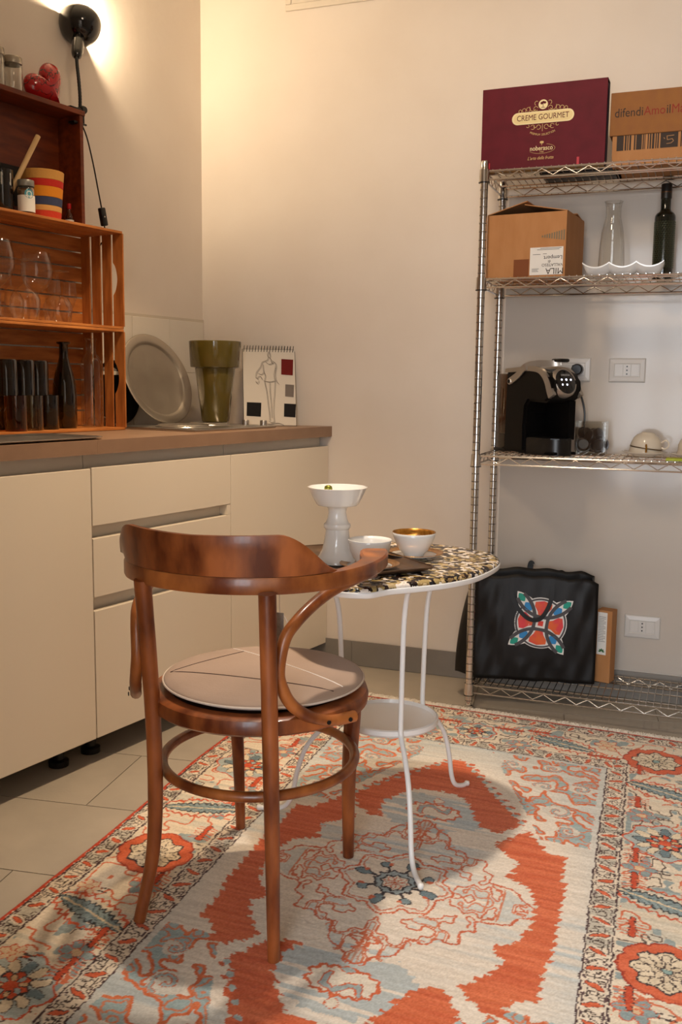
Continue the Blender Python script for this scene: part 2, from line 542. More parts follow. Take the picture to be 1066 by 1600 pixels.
# bent arm supports
lp = [(1.262, -1.60, .703), (1.243, -1.64, .697), (1.216, -1.71, .683), (1.201, -1.77, .666), (1.188, -1.82, .643), (1.176, -1.845, .614), (1.169, -1.855, .557), (1.175, -1.85, .522), (1.187, -1.835, .490), (1.207, -1.803, .461), (1.228, -1.770, .446), (1.247, -1.742, .441), (1.264, -1.712, .440)]
for mir in (0, 1):
    pts = [((2.04 - x) if mir else x, y, z) for x, y, z in lp]
    o = G(ofs).tube(spline(pts, 6), .0118, 12).build('arm_support', woodL_m, t, smooth=True)
    for (x, y, z) in ((1.2385, -1.7795, .4455), (1.2655, -1.7355, .4405)):
        xx = 2.04 - x if mir else x
        G(ofs).lathe([(.0001, .0025), (.004, .002), (.0045, 0)], (0, 0, 0), 10).build('screw', black_m, o, smooth=True)
        s_ = o.children[-1]
        for v in s_.data.vertices: v.co += Vector(ofs)
        s_.matrix_local = Matrix.Translation(Vector((xx, y, z)) - Vector(ofs)) @ rot('Z', -38 if not mir else 218) @ rot('Y', 90)

# seat cushion
cush_m = mat('cushion_fabric', '#a8907e', 0.85, col2='#9d8674', scale=5, bump=.1, bscale=260, sheen=.2)
cu = thing('seat_cushion', 'round pinkish beige seat cushion on the bentwood armchair', 'cushion', (1.046, -1.655, .463))
prof = [(0.0001, 0.002), (.15, 0.002), (.19, .006), (.2035, .013), (.205, .0165), (.2005, .021), (.185, .0255), (.15, .0285), (.1, .0305), (.05, .031), (.0001, .031)]
G().lathe(prof, (0, 0, 0), 64).build('cover', cush_m, cu, smooth='all')
P = [(.2055 * math.cos(a), .2055 * math.sin(a), .0155) for a in np.linspace(0, 2 * PI, 72, endpoint=False)]
G().tube(P, .0022, 6, closed=True).build('piping', mat('piping', '#cfc0b2', .8), cu, smooth=True)
def cline(name, a, b, mt, r):
    n = 14; P = []
    for i in range(n + 1):
        x = a[0] + (b[0] - a[0]) * i / n - 1.046; y = a[1] + (b[1] - a[1]) * i / n + 1.655
        rr = math.hypot(x, y)
        z = float(np.interp(rr, [0, .05, .1, .15, .185, .2005, .205], [.031, .031, .0305, .0285, .0255, .021, .0165]))
        P.append((x, y, z + .0004))
    G().tube(P, r, 5).build(name, mt, cu)
dk = mat('dark_thread', '#3a2420', .8); wt = mat('white_thread', '#efe6dc', .8)
cline('seam_line', (.872, -1.735), (1.225, -1.722), dk, .0011)
cline('seam_line', (.872, -1.735), (.95, -1.555), dk, .0008)
cline('seam_line', (.915, -1.535), (1.232, -1.69), wt, .0012)

# paper tag hanging from the chair
tg = thing('price_tag', 'small grey paper tag on white string hanging behind the chair back', 'tag', (1.1485, -1.81, .655))
G().box(-.006, .010, -.0006, .0006, -.075, 0, bev=.0004).build('card', mat('tag_card', '#8f867d', .8, col2='#a39a90', scale=90), tg)
G().tube(spline([(.002, 0, 0), (.008, .002, -.004), (.018, .001, -.02), (.019, 0, -.034)], 5), .0007, 5).build('string', wt, tg)
G().tube(spline([(.002, 0, -.004), (.001, 0, .04), (.003, .0, .095)], 5), .0007, 5).build('string', wt, tg)

# ------------------------------------------------------------------ round table
TX, TY = 1.19, -1.245
t = thing('side_table', 'white metal three-legged side table with a dark mosaic top', 'table', (TX, TY, 0))
ot = (TX, TY, 0)
outl = [(1.170, -1.572), (1.210, -1.572), (1.242, -1.558), (1.268, -1.510), (1.311, -1.463), (1.359, -1.405), (1.402, -1.317), (1.421, -1.21), (1.421, -1.115), (1.390, -1.042), (1.318, -.988), (1.218, -.957), (1.10, -.972), (1.0, -1.04), (.937, -1.14), (.925, -1.25), (.95, -1.36), (1.01, -1.44), (1.06, -1.49), (1.115, -1.545)]
OUT = [(p.x, p.y) for p in spline([(x, y, 0) for x, y in outl], 6, closed=True)]
def ring_at(scale, z, dz=0):
    return [Vector((TX + (x - TX) * scale, TY + (y - TY) * scale, z)) for x, y in OUT]
# mosaic top material
mm = bpy.data.materials.new('mosaic_top'); mm.use_nodes = True
nt = mm.node_tree; b = nt.nodes['Principled BSDF']; b.inputs['Roughness'].default_value = .22
tc = nt.nodes.new('ShaderNodeTexCoord'); vo = nt.nodes.new('ShaderNodeTexVoronoi'); vo.inputs['Scale'].default_value = 92; vo.inputs['Randomness'].default_value = 1
nz = nt.nodes.new('ShaderNodeTexNoise'); nz.inputs['Scale'].default_value = 60
mx = nt.nodes.new('ShaderNodeMix'); mx.data_type = 'VECTOR'; mx.inputs[0].default_value = .022
nt.links.new(tc.outputs['Object'], mx.inputs[4]); nt.links.new(nz.outputs['Color'], mx.inputs[5]); nt.links.new(tc.outputs['Object'], nz.inputs['Vector'])
nt.links.new(mx.outputs[1], vo.inputs['Vector'])
sp = nt.nodes.new('ShaderNodeSeparateColor'); nt.links.new(vo.outputs['Color'], sp.inputs[0])
cr = nt.nodes.new('ShaderNodeValToRGB'); cr.color_ramp.interpolation = 'CONSTANT'
els = [(0, '#160c0b'), (.28, '#2c1a17'), (.40, '#a8925f'), (.56, '#8a7048'), (.64, '#ece2d6'), (.82, '#c2aa80'), (.94, '#1d2229')]
cr.color_ramp.elements[0].color = (*lin(els[0][1]), 1); cr.color_ramp.elements[1].position = els[1][0]; cr.color_ramp.elements[1].color = (*lin(els[1][1]), 1)
for p_, c_ in els[2:]:
    e = cr.color_ramp.elements.new(p_); e.color = (*lin(c_), 1)
nt.links.new(sp.outputs[0], cr.inputs[0]); nt.links.new(cr.outputs[0], b.inputs['Base Color'])
bp = nt.nodes.new('ShaderNodeBump'); bp.inputs['Strength'].default_value = .5; bp.inputs['Distance'].default_value = .004; bp.invert = True
nt.links.new(vo.outputs['Distance'], bp.inputs['Height']); nt.links.new(bp.outputs[0], b.inputs['Normal'])
g = G(ot)
g.grid([ring_at(.5, .6605), ring_at(.9, .6605), ring_at(.96, .6598), ring_at(.985, .6575), ring_at(.998, .653), ring_at(.998, .650)], closed_u=True)
rr = ring_at(.5, .6605); g.add(rr, [list(range(len(rr)))])
g.build('mosaic_top', mm, t, smooth='all')
g = G(ot)
g.grid([ring_at(.9, .650), ring_at(1.0, .650), ring_at(1.004, .647), ring_at(1.0, .638), ring_at(.985, .636), ring_at(.975, .640), ring_at(.9, .640)], closed_u=True)
rr = ring_at(.9, .640); g.add(rr, [list(range(len(rr)))[::-1]])
g.build('top_rim', white_metal_m, t, smooth='all')
# legs
for (a, fr) in ((-59.9, .3316), (63.9, .3063), (192.1, .3252)):
    a = math.radians(a)
    def q(r, z): return (TX + r * math.cos(a), TY + r * math.sin(a), z)
    pts = [q(.19, .638), q(.165, .622), q(.142, .585), q(.128, .53), q(.122, .44), q(.119, .34), q(.119, .285), q(.130, .262), q(.165, .235), q(.205, .185), q(.228, .12), q(.240, .06), q(.256, .029), q(.285, .0168), q(fr, .0168)]
    o = G(ot).tube(spline(pts, 5), .0062, 10).build('leg', white_metal_m, t, smooth=True)
    G(ot).lathe([(.0001, -.0065), (.006, -.0055), (.0075, 0), (.006, .0055), (.0001, .0065)], q(fr, .0168), 10).build('foot_ball', white_metal_m, o, smooth='all')
# lower tray
G(ot).lathe([(.0001, .262), (.112, .262), (.118, .268), (.118, .279), (.113, .281), (.110, .272), (.100, .269), (.0001, .269)], (TX, TY, 0), 48).build('lower_shelf', white_metal_m, t, smooth=True)

# ------------------------------------------------------------------ things on the table
porc_m = mat('white_porcelain', '#eceae6', 0.12, coat=.4)
gold_m = mat('gold_rim', '#a06a2a', 0.25, .8, col2='#c08a3e', scale=120)
tin_m = mat('bronze_tray', '#5d4a3c', 0.38, .85, col2='#6d5847', scale=22, rough2=.55)
ZT = .6607
tr = thing('serving_tray', 'dark bronze rectangular serving tray lying on the mosaic table', 'tray', (1.115, -1.305, ZT), math.radians(-43))
L, W2 = .185, .108
def rr_(l, w, z, r=.02):
    P = []
    for (cx, cy, a0) in ((l - r, w - r, 0), (-l + r, w - r, 90), (-l + r, -w + r, 180), (l - r, -w + r, 270)):
        for k in range(5):
            a = math.radians(a0 + k * 22.5); P.append(Vector((cx + r * math.cos(a), cy + r * math.sin(a), z)))
    return P
g = G(); g.grid([rr_(L * .86, W2 * .8, .0015), rr_(L * .9, W2 * .84, .003), rr_(L, W2, .0125), rr_(L + .002, W2 + .002, .0115), rr_(L * .91, W2 * .85, .0005), rr_(L * .86, W2 * .8, .0003)], closed_u=True)
a = rr_(L * .86, W2 * .8, .0015); g.add(a, [list(range(len(a)))]); a = rr_(L * .86, W2 * .8, .0003); g.add(a, [list(range(len(a)))[::-1]])
g.build('dish', tin_m, tr, smooth='all')
G().tube(rr_(L + .001, W2 + .001, .012), .0022, 6, closed=True).build('rim', tin_m, tr, smooth=True)

pb = thing('pedestal_bowl', 'white porcelain pedestal bowl standing at the far end of the tray', 'bowl', (1.083, -1.338, .6624))
prof = [(.0001, .0), (.046, 0), (.050, .003), (.049, .010), (.041, .020), (.034, .034), (.0295, .055), (.0275, .075), (.0275, .080), (.0305, .0835), (.0315, .088), (.0305, .0925), (.027, .095), (.023, .105), (.0205, .118), (.0215, .128), (.027, .1345)]
G().lathe(prof, (0, 0, 0), 40).build('stem', porc_m, pb, smooth=True)
G().lathe([(.0001, .134), (.03, .134), (.046, .136), (.049, .139), (.058, .155), (.0675, .1765), (.069, .178), (.067, .1785), (.057, .158), (.047, .142), (.0001, .140)], (0, 0, 0), 48).build('bowl', porc_m, pb, smooth=True)
o = G().lathe([(.0001, -.008), (.006, -.0065), (.010, 0), (.0085, .006), (.004, .009), (.0001, .0095)], (0, 0, 0), 16).build('wrapped_sweet', mat('green_gold_foil', '#8b8f3a', .25, .7), None, smooth='all', loc=(1.056, -1.328, .833))
tag(o, 'small green gold wrapped sweet in the white pedestal bowl', 'sweet')

def cup(name, label, loc, prof, ribs=0, rim=None, group=None):
    c = thing(name, label, 'cup', loc, 0, group)
    g = G(); g.lathe(prof, (0, 0, 0), 72)
    if ribs:
        for v in g.V:
            r = math.hypot(v.x, v.y)
            if .012 < v.z < .045 and r > .028:
                k = 1 + .022 * math.cos(ribs * math.atan2(v.y, v.x)); v.x *= k; v.y *= k
    g.build('bowl', porc_m, c, smooth='all')
    if rim: G().lathe(rim, (0, 0, 0), 48).build('gilt_band', gold_m, c, smooth='all')
    return c
def saucer(name, label, loc, R=.068):
    c = thing(name, label, 'saucer', loc)
    G().lathe([(.0001, .002), (.026, .002), (.027, .0), (.031, .0), (.032, .002), (.045, .0045), (R, .0125), (R - .001, .0135), (.045, .0062), (.03, .0042), (.0001, .004)], (0, 0, 0), 48).build('plate', porc_m, c, smooth='all')
    G().lathe([(R - .017, .0093), (R - .0004, .0142), (R + .0004, .0135), (R - .0004, .0127)], (0, 0, 0), 48).build('gilt_band', gold_m, c, smooth='all')
    return c
saucer('saucer', 'gold rimmed saucer on the bronze tray under the ribbed cup', (1.176, -1.374, .6623))
cup('ribbed_cup', 'plain white ribbed cup without handle on the bronze tray', (1.176, -1.374, .6665),
    [(.0001, .0), (.022, 0), (.024, .003), (.028, .010), (.037, .022), (.044, .038), (.0475, .056), (.0495, .063), (.0482, .0635), (.0455, .055), (.042, .038), (.035, .022), (.026, .010), (.0001, .006)], ribs=36)
saucer('saucer', 'gold rimmed white saucer directly on the mosaic table beside the tray', (1.224, -1.185, ZT), .072)
tc_ = cup('teacup', 'white teacup with wide gold band inside its rim on a saucer', (1.224, -1.185, ZT + .0042),
    [(.0001, .0), (.023, 0), (.025, .003), (.026, .006), (.034, .014), (.044, .030), (.050, .046), (.0525, .058), (.0515, .0585), (.0485, .046), (.042, .030), (.032, .015), (.0001, .009)],
    rim=[(.0526, .0575), (.0522, .0592), (.0508, .0588), (.0475, .0445)])
G().lathe([(.0474, .0443), (.0462, .0405)], (0, 0, 0), 48).build('blue_line', mat('cobalt', '#1c2350', .2), tc_, smooth='all')

# ------------------------------------------------------------------ hand-knotted rug: every grid vertex is a knot with its own wool colour
def make_rug():
    HW, HL, g = 0.715, 1.15, 0.0026
    nx, ny = int(2 * HW / g) + 1, int(2 * HL / g) + 1
    rs = np.random.RandomState(5)
    s1 = np.linspace(-HW, HW, nx); t1 = np.linspace(-HL, HL, ny)
    S0, T0 = np.meshgrid(s1, t1)
    def noise(ax, ay, seed):
        r = np.random.RandomState(seed)
        mx, my = int(2 * HW / ax) + 3, int(2 * HL / ay) + 3
        a = r.rand(my, mx)
        fx = (S0 + HW) / ax; fy = (T0 + HL) / ay
        ix = fx.astype(int); iy = fy.astype(int); fx = fx - ix; fy = fy - iy
        fx = fx * fx * (3 - 2 * fx); fy = fy * fy * (3 - 2 * fy)
        return (a[iy, ix] * (1 - fx) + a[iy, ix + 1] * fx) * (1 - fy) + (a[iy + 1, ix] * (1 - fx) + a[iy + 1, ix + 1] * fx) * fy
    jx = (noise(.011, .011, 1) - .5) * .006 + (rs.rand(ny, nx) - .5) * .0022
    jy = (noise(.012, .012, 2) - .5) * .006 + (rs.rand(ny, nx) - .5) * .0022
    X = S0 + jx; Y = T0 + jy                       # Y grows towards the camera
    col = np.zeros((ny, nx, 3))
    def rgb(c): c = c.lstrip('#'); return np.array([int(c[i:i + 2], 16) / 255 for i in (0, 2, 4)])
    CREAM, TAN, RED, RED2, BLUE, DEEP, DARK, TEAL = [rgb(c) for c in ('#e3d8c9', '#cdbb9c', '#cf6a44', '#b04a30', '#9fabac', '#6d8086', '#3d3334', '#86a09c')]
    def win(x0, x1, y0, y1):
        i0 = max(0, int((x0 + HW) / g) - 4); i1 = min(nx, int((x1 + HW) / g) + 6); j0 = max(0, int((y0 + HL) / g) - 4); j1 = min(ny, int((y1 + HL) / g) + 6)
        return slice(j0, j1), slice(i0, i1)
    def put(sl, mask, c, a=1.0):
        sub = col[sl]
        sub[mask] = sub[mask] * (1 - a) + np.asarray(c) * a
    def inside(x, y, P):
        ins = np.zeros(x.shape, bool); n = len(P)
        for i in range(n):
            x1, y1 = P[i]; x2, y2 = P[(i + 1) % n]
            if y1 == y2: continue
            c = ((y1 > y) != (y2 > y)) & (x < (x2 - x1) * (y - y1) / (y2 - y1) + x1)
            ins ^= c
        return ins
    def poly(P, c, step=0.0, a=1.0):
        xs = [p[0] for p in P]; ys = [p[1] for p in P]
        sl = win(min(xs), max(xs), min(ys), max(ys))
        x, y = X[sl], Y[sl]
        if step:
            saw = np.sign(x) * .013 * (np.mod(y / .030, 1.0) - .5)
            x = np.round((x + saw) / step) * step; y = np.round(y / step) * step
        put(sl, inside(x, y, P), c, a)
    def line(P, w, c, closed=False, dash=None):
        if closed: P = list(P) + [P[0]]
        for i in range(len(P) - 1):
            (x1, y1), (x2, y2) = P[i], P[i + 1]
            sl = win(min(x1, x2) - w, max(x1, x2) + w, min(y1, y2) - w, max(y1, y2) + w)
            x, y = X[sl], Y[sl]; dx, dy = x2 - x1, y2 - y1; L2 = dx * dx + dy * dy + 1e-12
            t = np.clip(((x - x1) * dx + (y - y1) * dy) / L2, 0, 1)
            put(sl, np.hypot(x - x1 - t * dx, y - y1 - t * dy) < w, c)
    def ell(cx, cy, rx, ry, ang, c, out=None, ow=.0026):
        m_ = max(rx, ry) + .01; sl = win(cx - m_, cx + m_, cy - m_, cy + m_)
        x, y = X[sl] - cx, Y[sl] - cy; ca, sa = math.cos(ang), math.sin(ang)
        u = x * ca + y * sa; v = -x * sa + y * ca
        if out is not None: put(sl, (u / (rx + ow)) ** 2 + (v / (ry + ow)) ** 2 < 1, out)
        put(sl, (u / rx) ** 2 + (v / ry) ** 2 < 1, c)
    def polar(cx, cy, f, n=96):
        return [(cx + f(a) * math.cos(a), cy + f(a) * math.sin(a)) for a in np.linspace(0, 2 * PI, n, endpoint=False)]

    # ---- grounds
    d = np.minimum(HW - np.abs(X), HL - np.abs(Y))
    col[:] = CREAM
    st = noise(.22, .012, 11) * .55 + noise(.5, .06, 12) * .45            # horizontal wool streaks
    fieldblue = np.clip((st - .50) * 3.2, 0, 1) * np.clip((noise(.35, .25, 13) - .32) * 3, 0, 1)
    cornerblue = np.clip((np.hypot(X / .36, Y / .62) - 1.0) * 3, 0, 1) * .45
    k = np.clip(fieldblue * .75 + cornerblue, 0, .75)[..., None]
    col[:] = col * (1 - k) + rgb('#a9b7bd') * k
    bord = (d < .31)
    col[bord] = rgb('#dccfba')
    bl = np.clip((noise(.3, .02, 14) - .62) * 3, 0, .5)[..., None] * bord[..., None]
    col[:] = col * (1 - bl) + rgb('#b7b8ad') * bl

    def noise_at(x, y, sc, seed):
        r = np.random.RandomState(seed); a = r.rand(400, 400)
        fx = x / sc + 50; fy = y / sc + 50
        ix = np.floor(fx).astype(int); iy = np.floor(fy).astype(int); fx = fx - ix; fy = fy - iy
        fx = fx * fx * (3 - 2 * fx); fy = fy * fy * (3 - 2 * fy); ix %= 399; iy %= 399
        return (a[iy, ix] * (1 - fx) + a[iy, ix + 1] * fx) * (1 - fy) + (a[iy + 1, ix] * (1 - fx) + a[iy + 1, ix + 1] * fx) * fy
    AX, AY = np.abs(X), np.abs(Y)
    BX, BY = np.abs(S0), np.abs(T0)
    def contour(n, c, w):
        gy, gx = np.gradient(n, g)
        return np.abs(n - c) / (np.hypot(gx, gy) + 2.0) < w
    # ---- corner scrolls of the field, mirrored into the four corners
    n1 = noise_at(BX + .5 * BY, BY * .8 - .3 * BX, .030, 21) * .75 + noise_at(BX, BY, .016, 22) * .25
    zone = (d > .325) & (AX / .37 + AY / .93 > 1.10) & (AY > .33)
    zone &= ~((AX < .12) & (AY < .80))
    fill = zone & (n1 > .555); edge = zone & contour(n1, .540, .0036)
    col[fill] = rgb('#9db0b2'); col[edge] = rgb('#d2754c')
    core = zone & contour(n1, .72, .0022); col[core] = rgb('#cb8464')
    for sx in (-1, 1):
        for sy in (-1, 1):
            for (cx, cy, r, ph) in ((.30, .50, .032, 0), (.25, .64, .026, 2), (.335, .40, .024, 4), (.345, .66, .028, 1), (.15, .76, .024, 3), (.26, .77, .022, 5)):
                sp_ = [(sx * (cx + (r * q) * math.cos(ph + q * 7.5)), sy * (cy + (r * q) * math.sin(ph + q * 7.5))) for q in np.linspace(.12, 1, 34)]
                ell(sx * cx, sy * cy, r * 1.15, r * 1.05, 0, rgb('#d2cdc2'))
                line(sp_, .0056, rgb('#cb7550')); line(sp_, .0034, rgb('#9fb0b1'))

    # ---- medallion
    roof = [(-.226, .386), (-.20, .44), (-.182, .48), (-.151, .549), (-.112, .60), (-.077, .638), (-.03, .70), (0, .727), (.03, .70), (.077, .638), (.113, .56), (.162, .49), (.226, .386), (.176, .318), (.130, .335), (.105, .375), (.09, .43), (.05, .485), (0, .495), (-.071, .482), (-.122, .407), (-.137, .342), (-.114, .294), (-.141, .288), (-.186, .318)]
    side = [(.243, .363), (.301, .268), (.339, .272), (.35, .1), (.35, -.1), (.339, -.29), (.301, -.30), (.282, -.36), (.244, -.345), (.198, -.297), (.226, -.27), (.254, -.226), (.271, -.185), (.235, -.164), (.289, -.105), (.298, -.038), (.3, .032), (.279, .097), (.226, .122), (.244, .194), (.176, .262)]
    allp = [roof, [(x, -y) for x, y in roof], side, [(-x, y) for x, y in side]]
    for P in allp:
        poly([(x, -y) for x, y in P], rgb('#d8cbb9'), .0)
        poly([(x, -y) for x, y in P], RED, .0105)
    # little hooks along the roof edges
    for sx in (-1, 1):
        for sy in (-1, 1):
            for q in np.linspace(.06, .94, 10):
                x = sx * (.02 + .215 * q); y = sy * (.715 - .335 * q)
                ell(x, y, .0085, .0085, 0, rgb('#a9b7b6')); ell(x + sx * .006, y + sy * .010, .009, .006, .5, RED)
    redm = (col[..., 0] - col[..., 2] > .45)
    rn = (noise(.10, .008, 31) - .5)[..., None] * np.array([.07, .09, .07])
    col[redm] += rn[redm]
    # blue wash around the pendants
    for sy in (-1, 1):
        m_ = (np.hypot(np.round(X / .016) * .016 / .135, (np.round((Y - sy * .36) / .016) * .016) / .105) < 1) & ~redm & (d > .33)
        m_ &= (noise(.12, .012, 41) > .36)
        col[m_] = col[m_] * .35 + rgb('#a3b4bb') * .65
    # pendants
    for sy in (-1, 1):
        def pf(a): return .050 + .010 * math.cos(2 * a) + .004 * math.cos(15 * a)
        P = [(x * 1.12, sy * .37 + (y)) for x, y in polar(0, 0, pf)]
        poly(P, rgb('#e2d8c8')); line(P, .0034, RED, True)
        line([(-.03, sy * .355), (-.036, sy * .385), (-.01, sy * .40), (.015, sy * .378), (.034, sy * .372), (.038, sy * .395)], .0085, RED)
        line([(-.03, sy * .355), (-.036, sy * .385), (-.01, sy * .40), (.015, sy * .378), (.034, sy * .372), (.038, sy * .395)], .0055, BLUE)
        ell(0, sy * .335, .016, .007, 0, BLUE, RED)
        ell(0, sy * .432, .012, .014, 0, rgb('#e2d8c8'), RED)
        line([(-.005, sy * .31), (-.004, sy * .21)], .003, RED); line([(.006, sy * .31), (.005, sy * .21)], .003, RED)
        P = polar(0, sy * .225, lambda a: .024 + .006 * math.cos(4 * a)); line(P, .003, RED, True)
        line([(-.018, sy * .262), (.018, sy * .262)], .0028, RED)
    # central ornament: curling red outlines
    def wav(r0, k1, a1, k2, a2, ph=0): return lambda a: r0 + a1 * math.cos(k1 * a + ph) + a2 * math.cos(k2 * a)
    line(polar(0, 0, wav(.118, 8, .010, 24, .003), 160), .0028, RED, True)
    line(polar(0, 0, wav(.104, 8, .012, 24, .002), 160), .002, rgb('#cf8467'), True)
    rr_c = np.hypot(X, Y * .92); th_ = np.arctan2(AY, AX)
    lim = .235 + .035 * np.cos(4 * th_) + .02 * np.cos(8 * th_)
    ann = (rr_c > .128) & (rr_c < lim) & ~redm
    nc = noise_at(BX * 1.1, BY, .030, 91) * .75 + noise_at(BX, BY, .015, 92) * .25
    col[ann & contour(nc, .5, .0021)] = rgb('#cc7352')
    col[ann & (nc > .60)] = col[ann & (nc > .60)] * .5 + rgb('#b9c2c2') * .5
    col[ann & contour(nc, .66, .0020)] = rgb('#d08464')
    def wl_(a): return .245 + .035 * math.cos(4 * a) + .022 * math.cos(8 * a) + .010 * math.cos(24 * a)
    line(polar(0, 0, wl_, 220), .0026, rgb('#cb6a48'), True)
    for sx in (-1, 1):
        for (a_, b_2) in (((.262, .010), (.305 * .93, .004)), ((.283, .004), (.270, -.008))):
            line([(sx * a_[0], a_[1]), (sx * b_2[0], b_2[1])], .0026, rgb('#cb6a48'))
    # central flower
    poly(polar(0, 0, wav(.095, 8, .008, 16, .002)), rgb('#e2d6c4'))
    for q in range(8):
        a = q * PI / 4 + .25; r = .076 if q % 2 else .082
        line([(0, 0), (r * math.cos(a), r * math.sin(a))], .0034, DARK)
        ell(r * math.cos(a), r * math.sin(a), .019 if q % 2 == 0 else .011, .011, a, (DEEP if q % 2 == 0 else rgb('#7f9297')), DARK)
        ell(r * math.cos(a + .16), r * math.sin(a + .16), .007, .006, a, RED)
    P = polar(0, 0, wav(.046, 10, .003, 20, .001)); poly(P, BLUE); line(P, .0024, DARK, True)
    P = polar(0, 0, wav(.030, 8, .003, 16, .001)); poly(P, rgb('#e6d9c6')); line(P, .0022, DARK, True)
    for q in range(8):
        a = q * PI / 4; ell(.016 * math.cos(a), .016 * math.sin(a), .008, .0042, a, rgb('#e6d9c6'), RED, .002)
    ell(0, 0, .005, .005, 0, RED)

    # ---- guard stripes
    n2 = noise(.0115, .0115, 51); n3 = noise(.009, .009, 52)
    along = np.where(HW - np.abs(X) < HL - np.abs(Y), Y, X)
    for (a, b_) in ((.012, .064), (.254, .310)):
        z = (d > a) & (d < b_)
        col[z] = rgb('#ddd0bd')
        zb = z & (noise(.16, .16, 53) > .60); col[zb] = rgb('#bcb6a8')
        sq = (d > a + .009) & (d < b_ - .009) & (contour(n2, .5, .0013) | contour(n3, .5, .0011))
        col[sq] = rgb('#4a3b33')
        for e in (a + .002, b_ - .002):
            col[(np.abs(d - e) < .0022)] = rgb('#4a3436')
        for e in (a + .0085, b_ - .0085):
            col[(np.abs(d - e) < .0016) & ((along * 60).astype(int) % 3 != 0)] = rgb('#5a4444')
    def guard_leaves(dist, step, hw):
        L = np.arange(-HL + dist, HL - dist, step)
        for i, y in enumerate(L):
            for sx in (-1, 1):
                ang = (.55 if i % 2 else -.35) * sx
                ell(sx * (HW - dist), y, hw * 1.45, .0115, ang, rgb('#ddd0bd')); ell(sx * (HW - dist), y, hw, .0056, ang, rgb('#cf6440'), rgb('#4a3436'), .0018)
        for i, x in enumerate(np.arange(-HW + dist, HW - dist, step)):
            for sy in (-1, 1):
                ang = PI / 2 + (.55 if i % 2 else -.35) * sy
                ell(x, sy * (HL - dist), hw * 1.45, .0115, ang, rgb('#ddd0bd')); ell(x, sy * (HL - dist), hw, .0056, ang, rgb('#cf6440'), rgb('#4a3436'), .0018)
    guard_leaves(.282, .056, .0195)
    guard_leaves(.038, .060, .0165)
    col[d < .011] = rgb('#b8432a')
    col[d < .003] = rgb('#9c3a28')

    # ---- main border
    def rosA(cx, cy, R=.088):
        P = polar(cx, cy, lambda a: R * (1 + .10 * abs(math.cos(4 * a)) ** .7 - .05), 128); poly(P, rgb('#cf6440')); line(P, .002, rgb('#a03a24'), True)
        P = polar(cx, cy, lambda a: R * (.70 + .07 * math.cos(8 * a)), 128); poly(P, rgb('#dccdb2')); line(P, .0022, DARK, True)
        for q in range(12):
            a = q * PI / 6; ell(cx + R * .47 * math.cos(a), cy + R * .47 * math.sin(a), R * .17, R * .085, a, rgb('#d9cab0'), rgb('#4a3b36'), .002)
        for q in range(8):
            a = q * PI / 4; ell(cx + R * .24 * math.cos(a), cy + R * .24 * math.sin(a), R * .10, R * .06, a, rgb('#cdbda2'), rgb('#4a3b36'), .0018)
        ell(cx, cy, R * .10, R * .10, 0, TEAL, DARK, .002)
    def rosB(cx, cy, R=.088):
        P = polar(cx, cy, lambda a: R * (1 + .08 * math.cos(8 * a)), 128); poly(P, rgb('#a9b3b1')); line(P, .0024, rgb('#c75a3a'), True)
        for q in range(12):
            a = q * PI / 6
            ell(cx + R * .62 * math.cos(a), cy + R * .62 * math.sin(a), R * .22, R * .12, a, rgb('#dccdb2') if q % 3 else DEEP, rgb('#4a3b36'), .002)
        P = polar(cx, cy, lambda a: R * (.42 + .05 * math.cos(8 * a)), 96); poly(P, rgb('#cb5634')); line(P, .002, DARK, True)
        for q in range(8):
            a = q * PI / 4 + .4; ell(cx + R * .26 * math.cos(a), cy + R * .26 * math.sin(a), R * .09, R * .06, a, rgb('#d6b48a') if q % 2 else BLUE, DARK, .0018)
    def flower(cx, cy, R=.036, blue=True):
        for q in range(6):
            a = q * PI / 3; ell(cx + R * .72 * math.cos(a), cy + R * .72 * math.sin(a), R * .42, R * .32, a, rgb('#8c9c9d') if blue else rgb('#d8bf9f'), rgb('#c75a3a'), .0024)
        ell(cx, cy, R * .34, R * .3, 0, rgb('#d6b894'), rgb('#c75a3a'), .002)
        for k2 in (-1, 1):
            line([(cx + R * 1.0, cy + k2 * .005), (cx + R * 2.0, cy + k2 * .006)], .0016, rgb('#4a3b36'))
    def leafm(cx, cy, ang, L=.098, W=.030):
        ca, sa = math.cos(ang), math.sin(ang)
        def tr(u, v): return (cx + u * ca - v * sa, cy + u * sa + v * ca)
        up, dn = [], []
        for i in range(13):
            u = -L + 2 * L * i / 12; h = W * math.sin(PI * min(1, (i + .6) / 12.6)) ** .7
            up += [tr(u, h), tr(u + L / 11, h * .62)]; dn += [tr(u, -h), tr(u + L / 11, -h * .62)]
        for k2, off in ((1, 1.5), (-1, 1.5)):
            z = [tr(-L + 2 * L * i / 18, k2 * (W * off * math.sin(PI * (i + 1) / 20) ** .6 + (.007 if i % 2 else -.004))) for i in range(19)]
            line(z, .0026, rgb('#c75a3a'))
        P = up + dn[::-1]; poly(P, rgb('#87989a')); line(P, .002, rgb('#3d4043'), True)
        line([tr(-L, 0), tr(L * .9, 0)], .0026, rgb('#d6c4a4'))
        for i in range(9):
            u = -L * .8 + i * L * .19
            line([tr(u, .004), tr(u + .012, W * .45)], .0014, rgb('#54666b')); line([tr(u, -.004), tr(u + .012, -W * .45)], .0014, rgb('#54666b'))
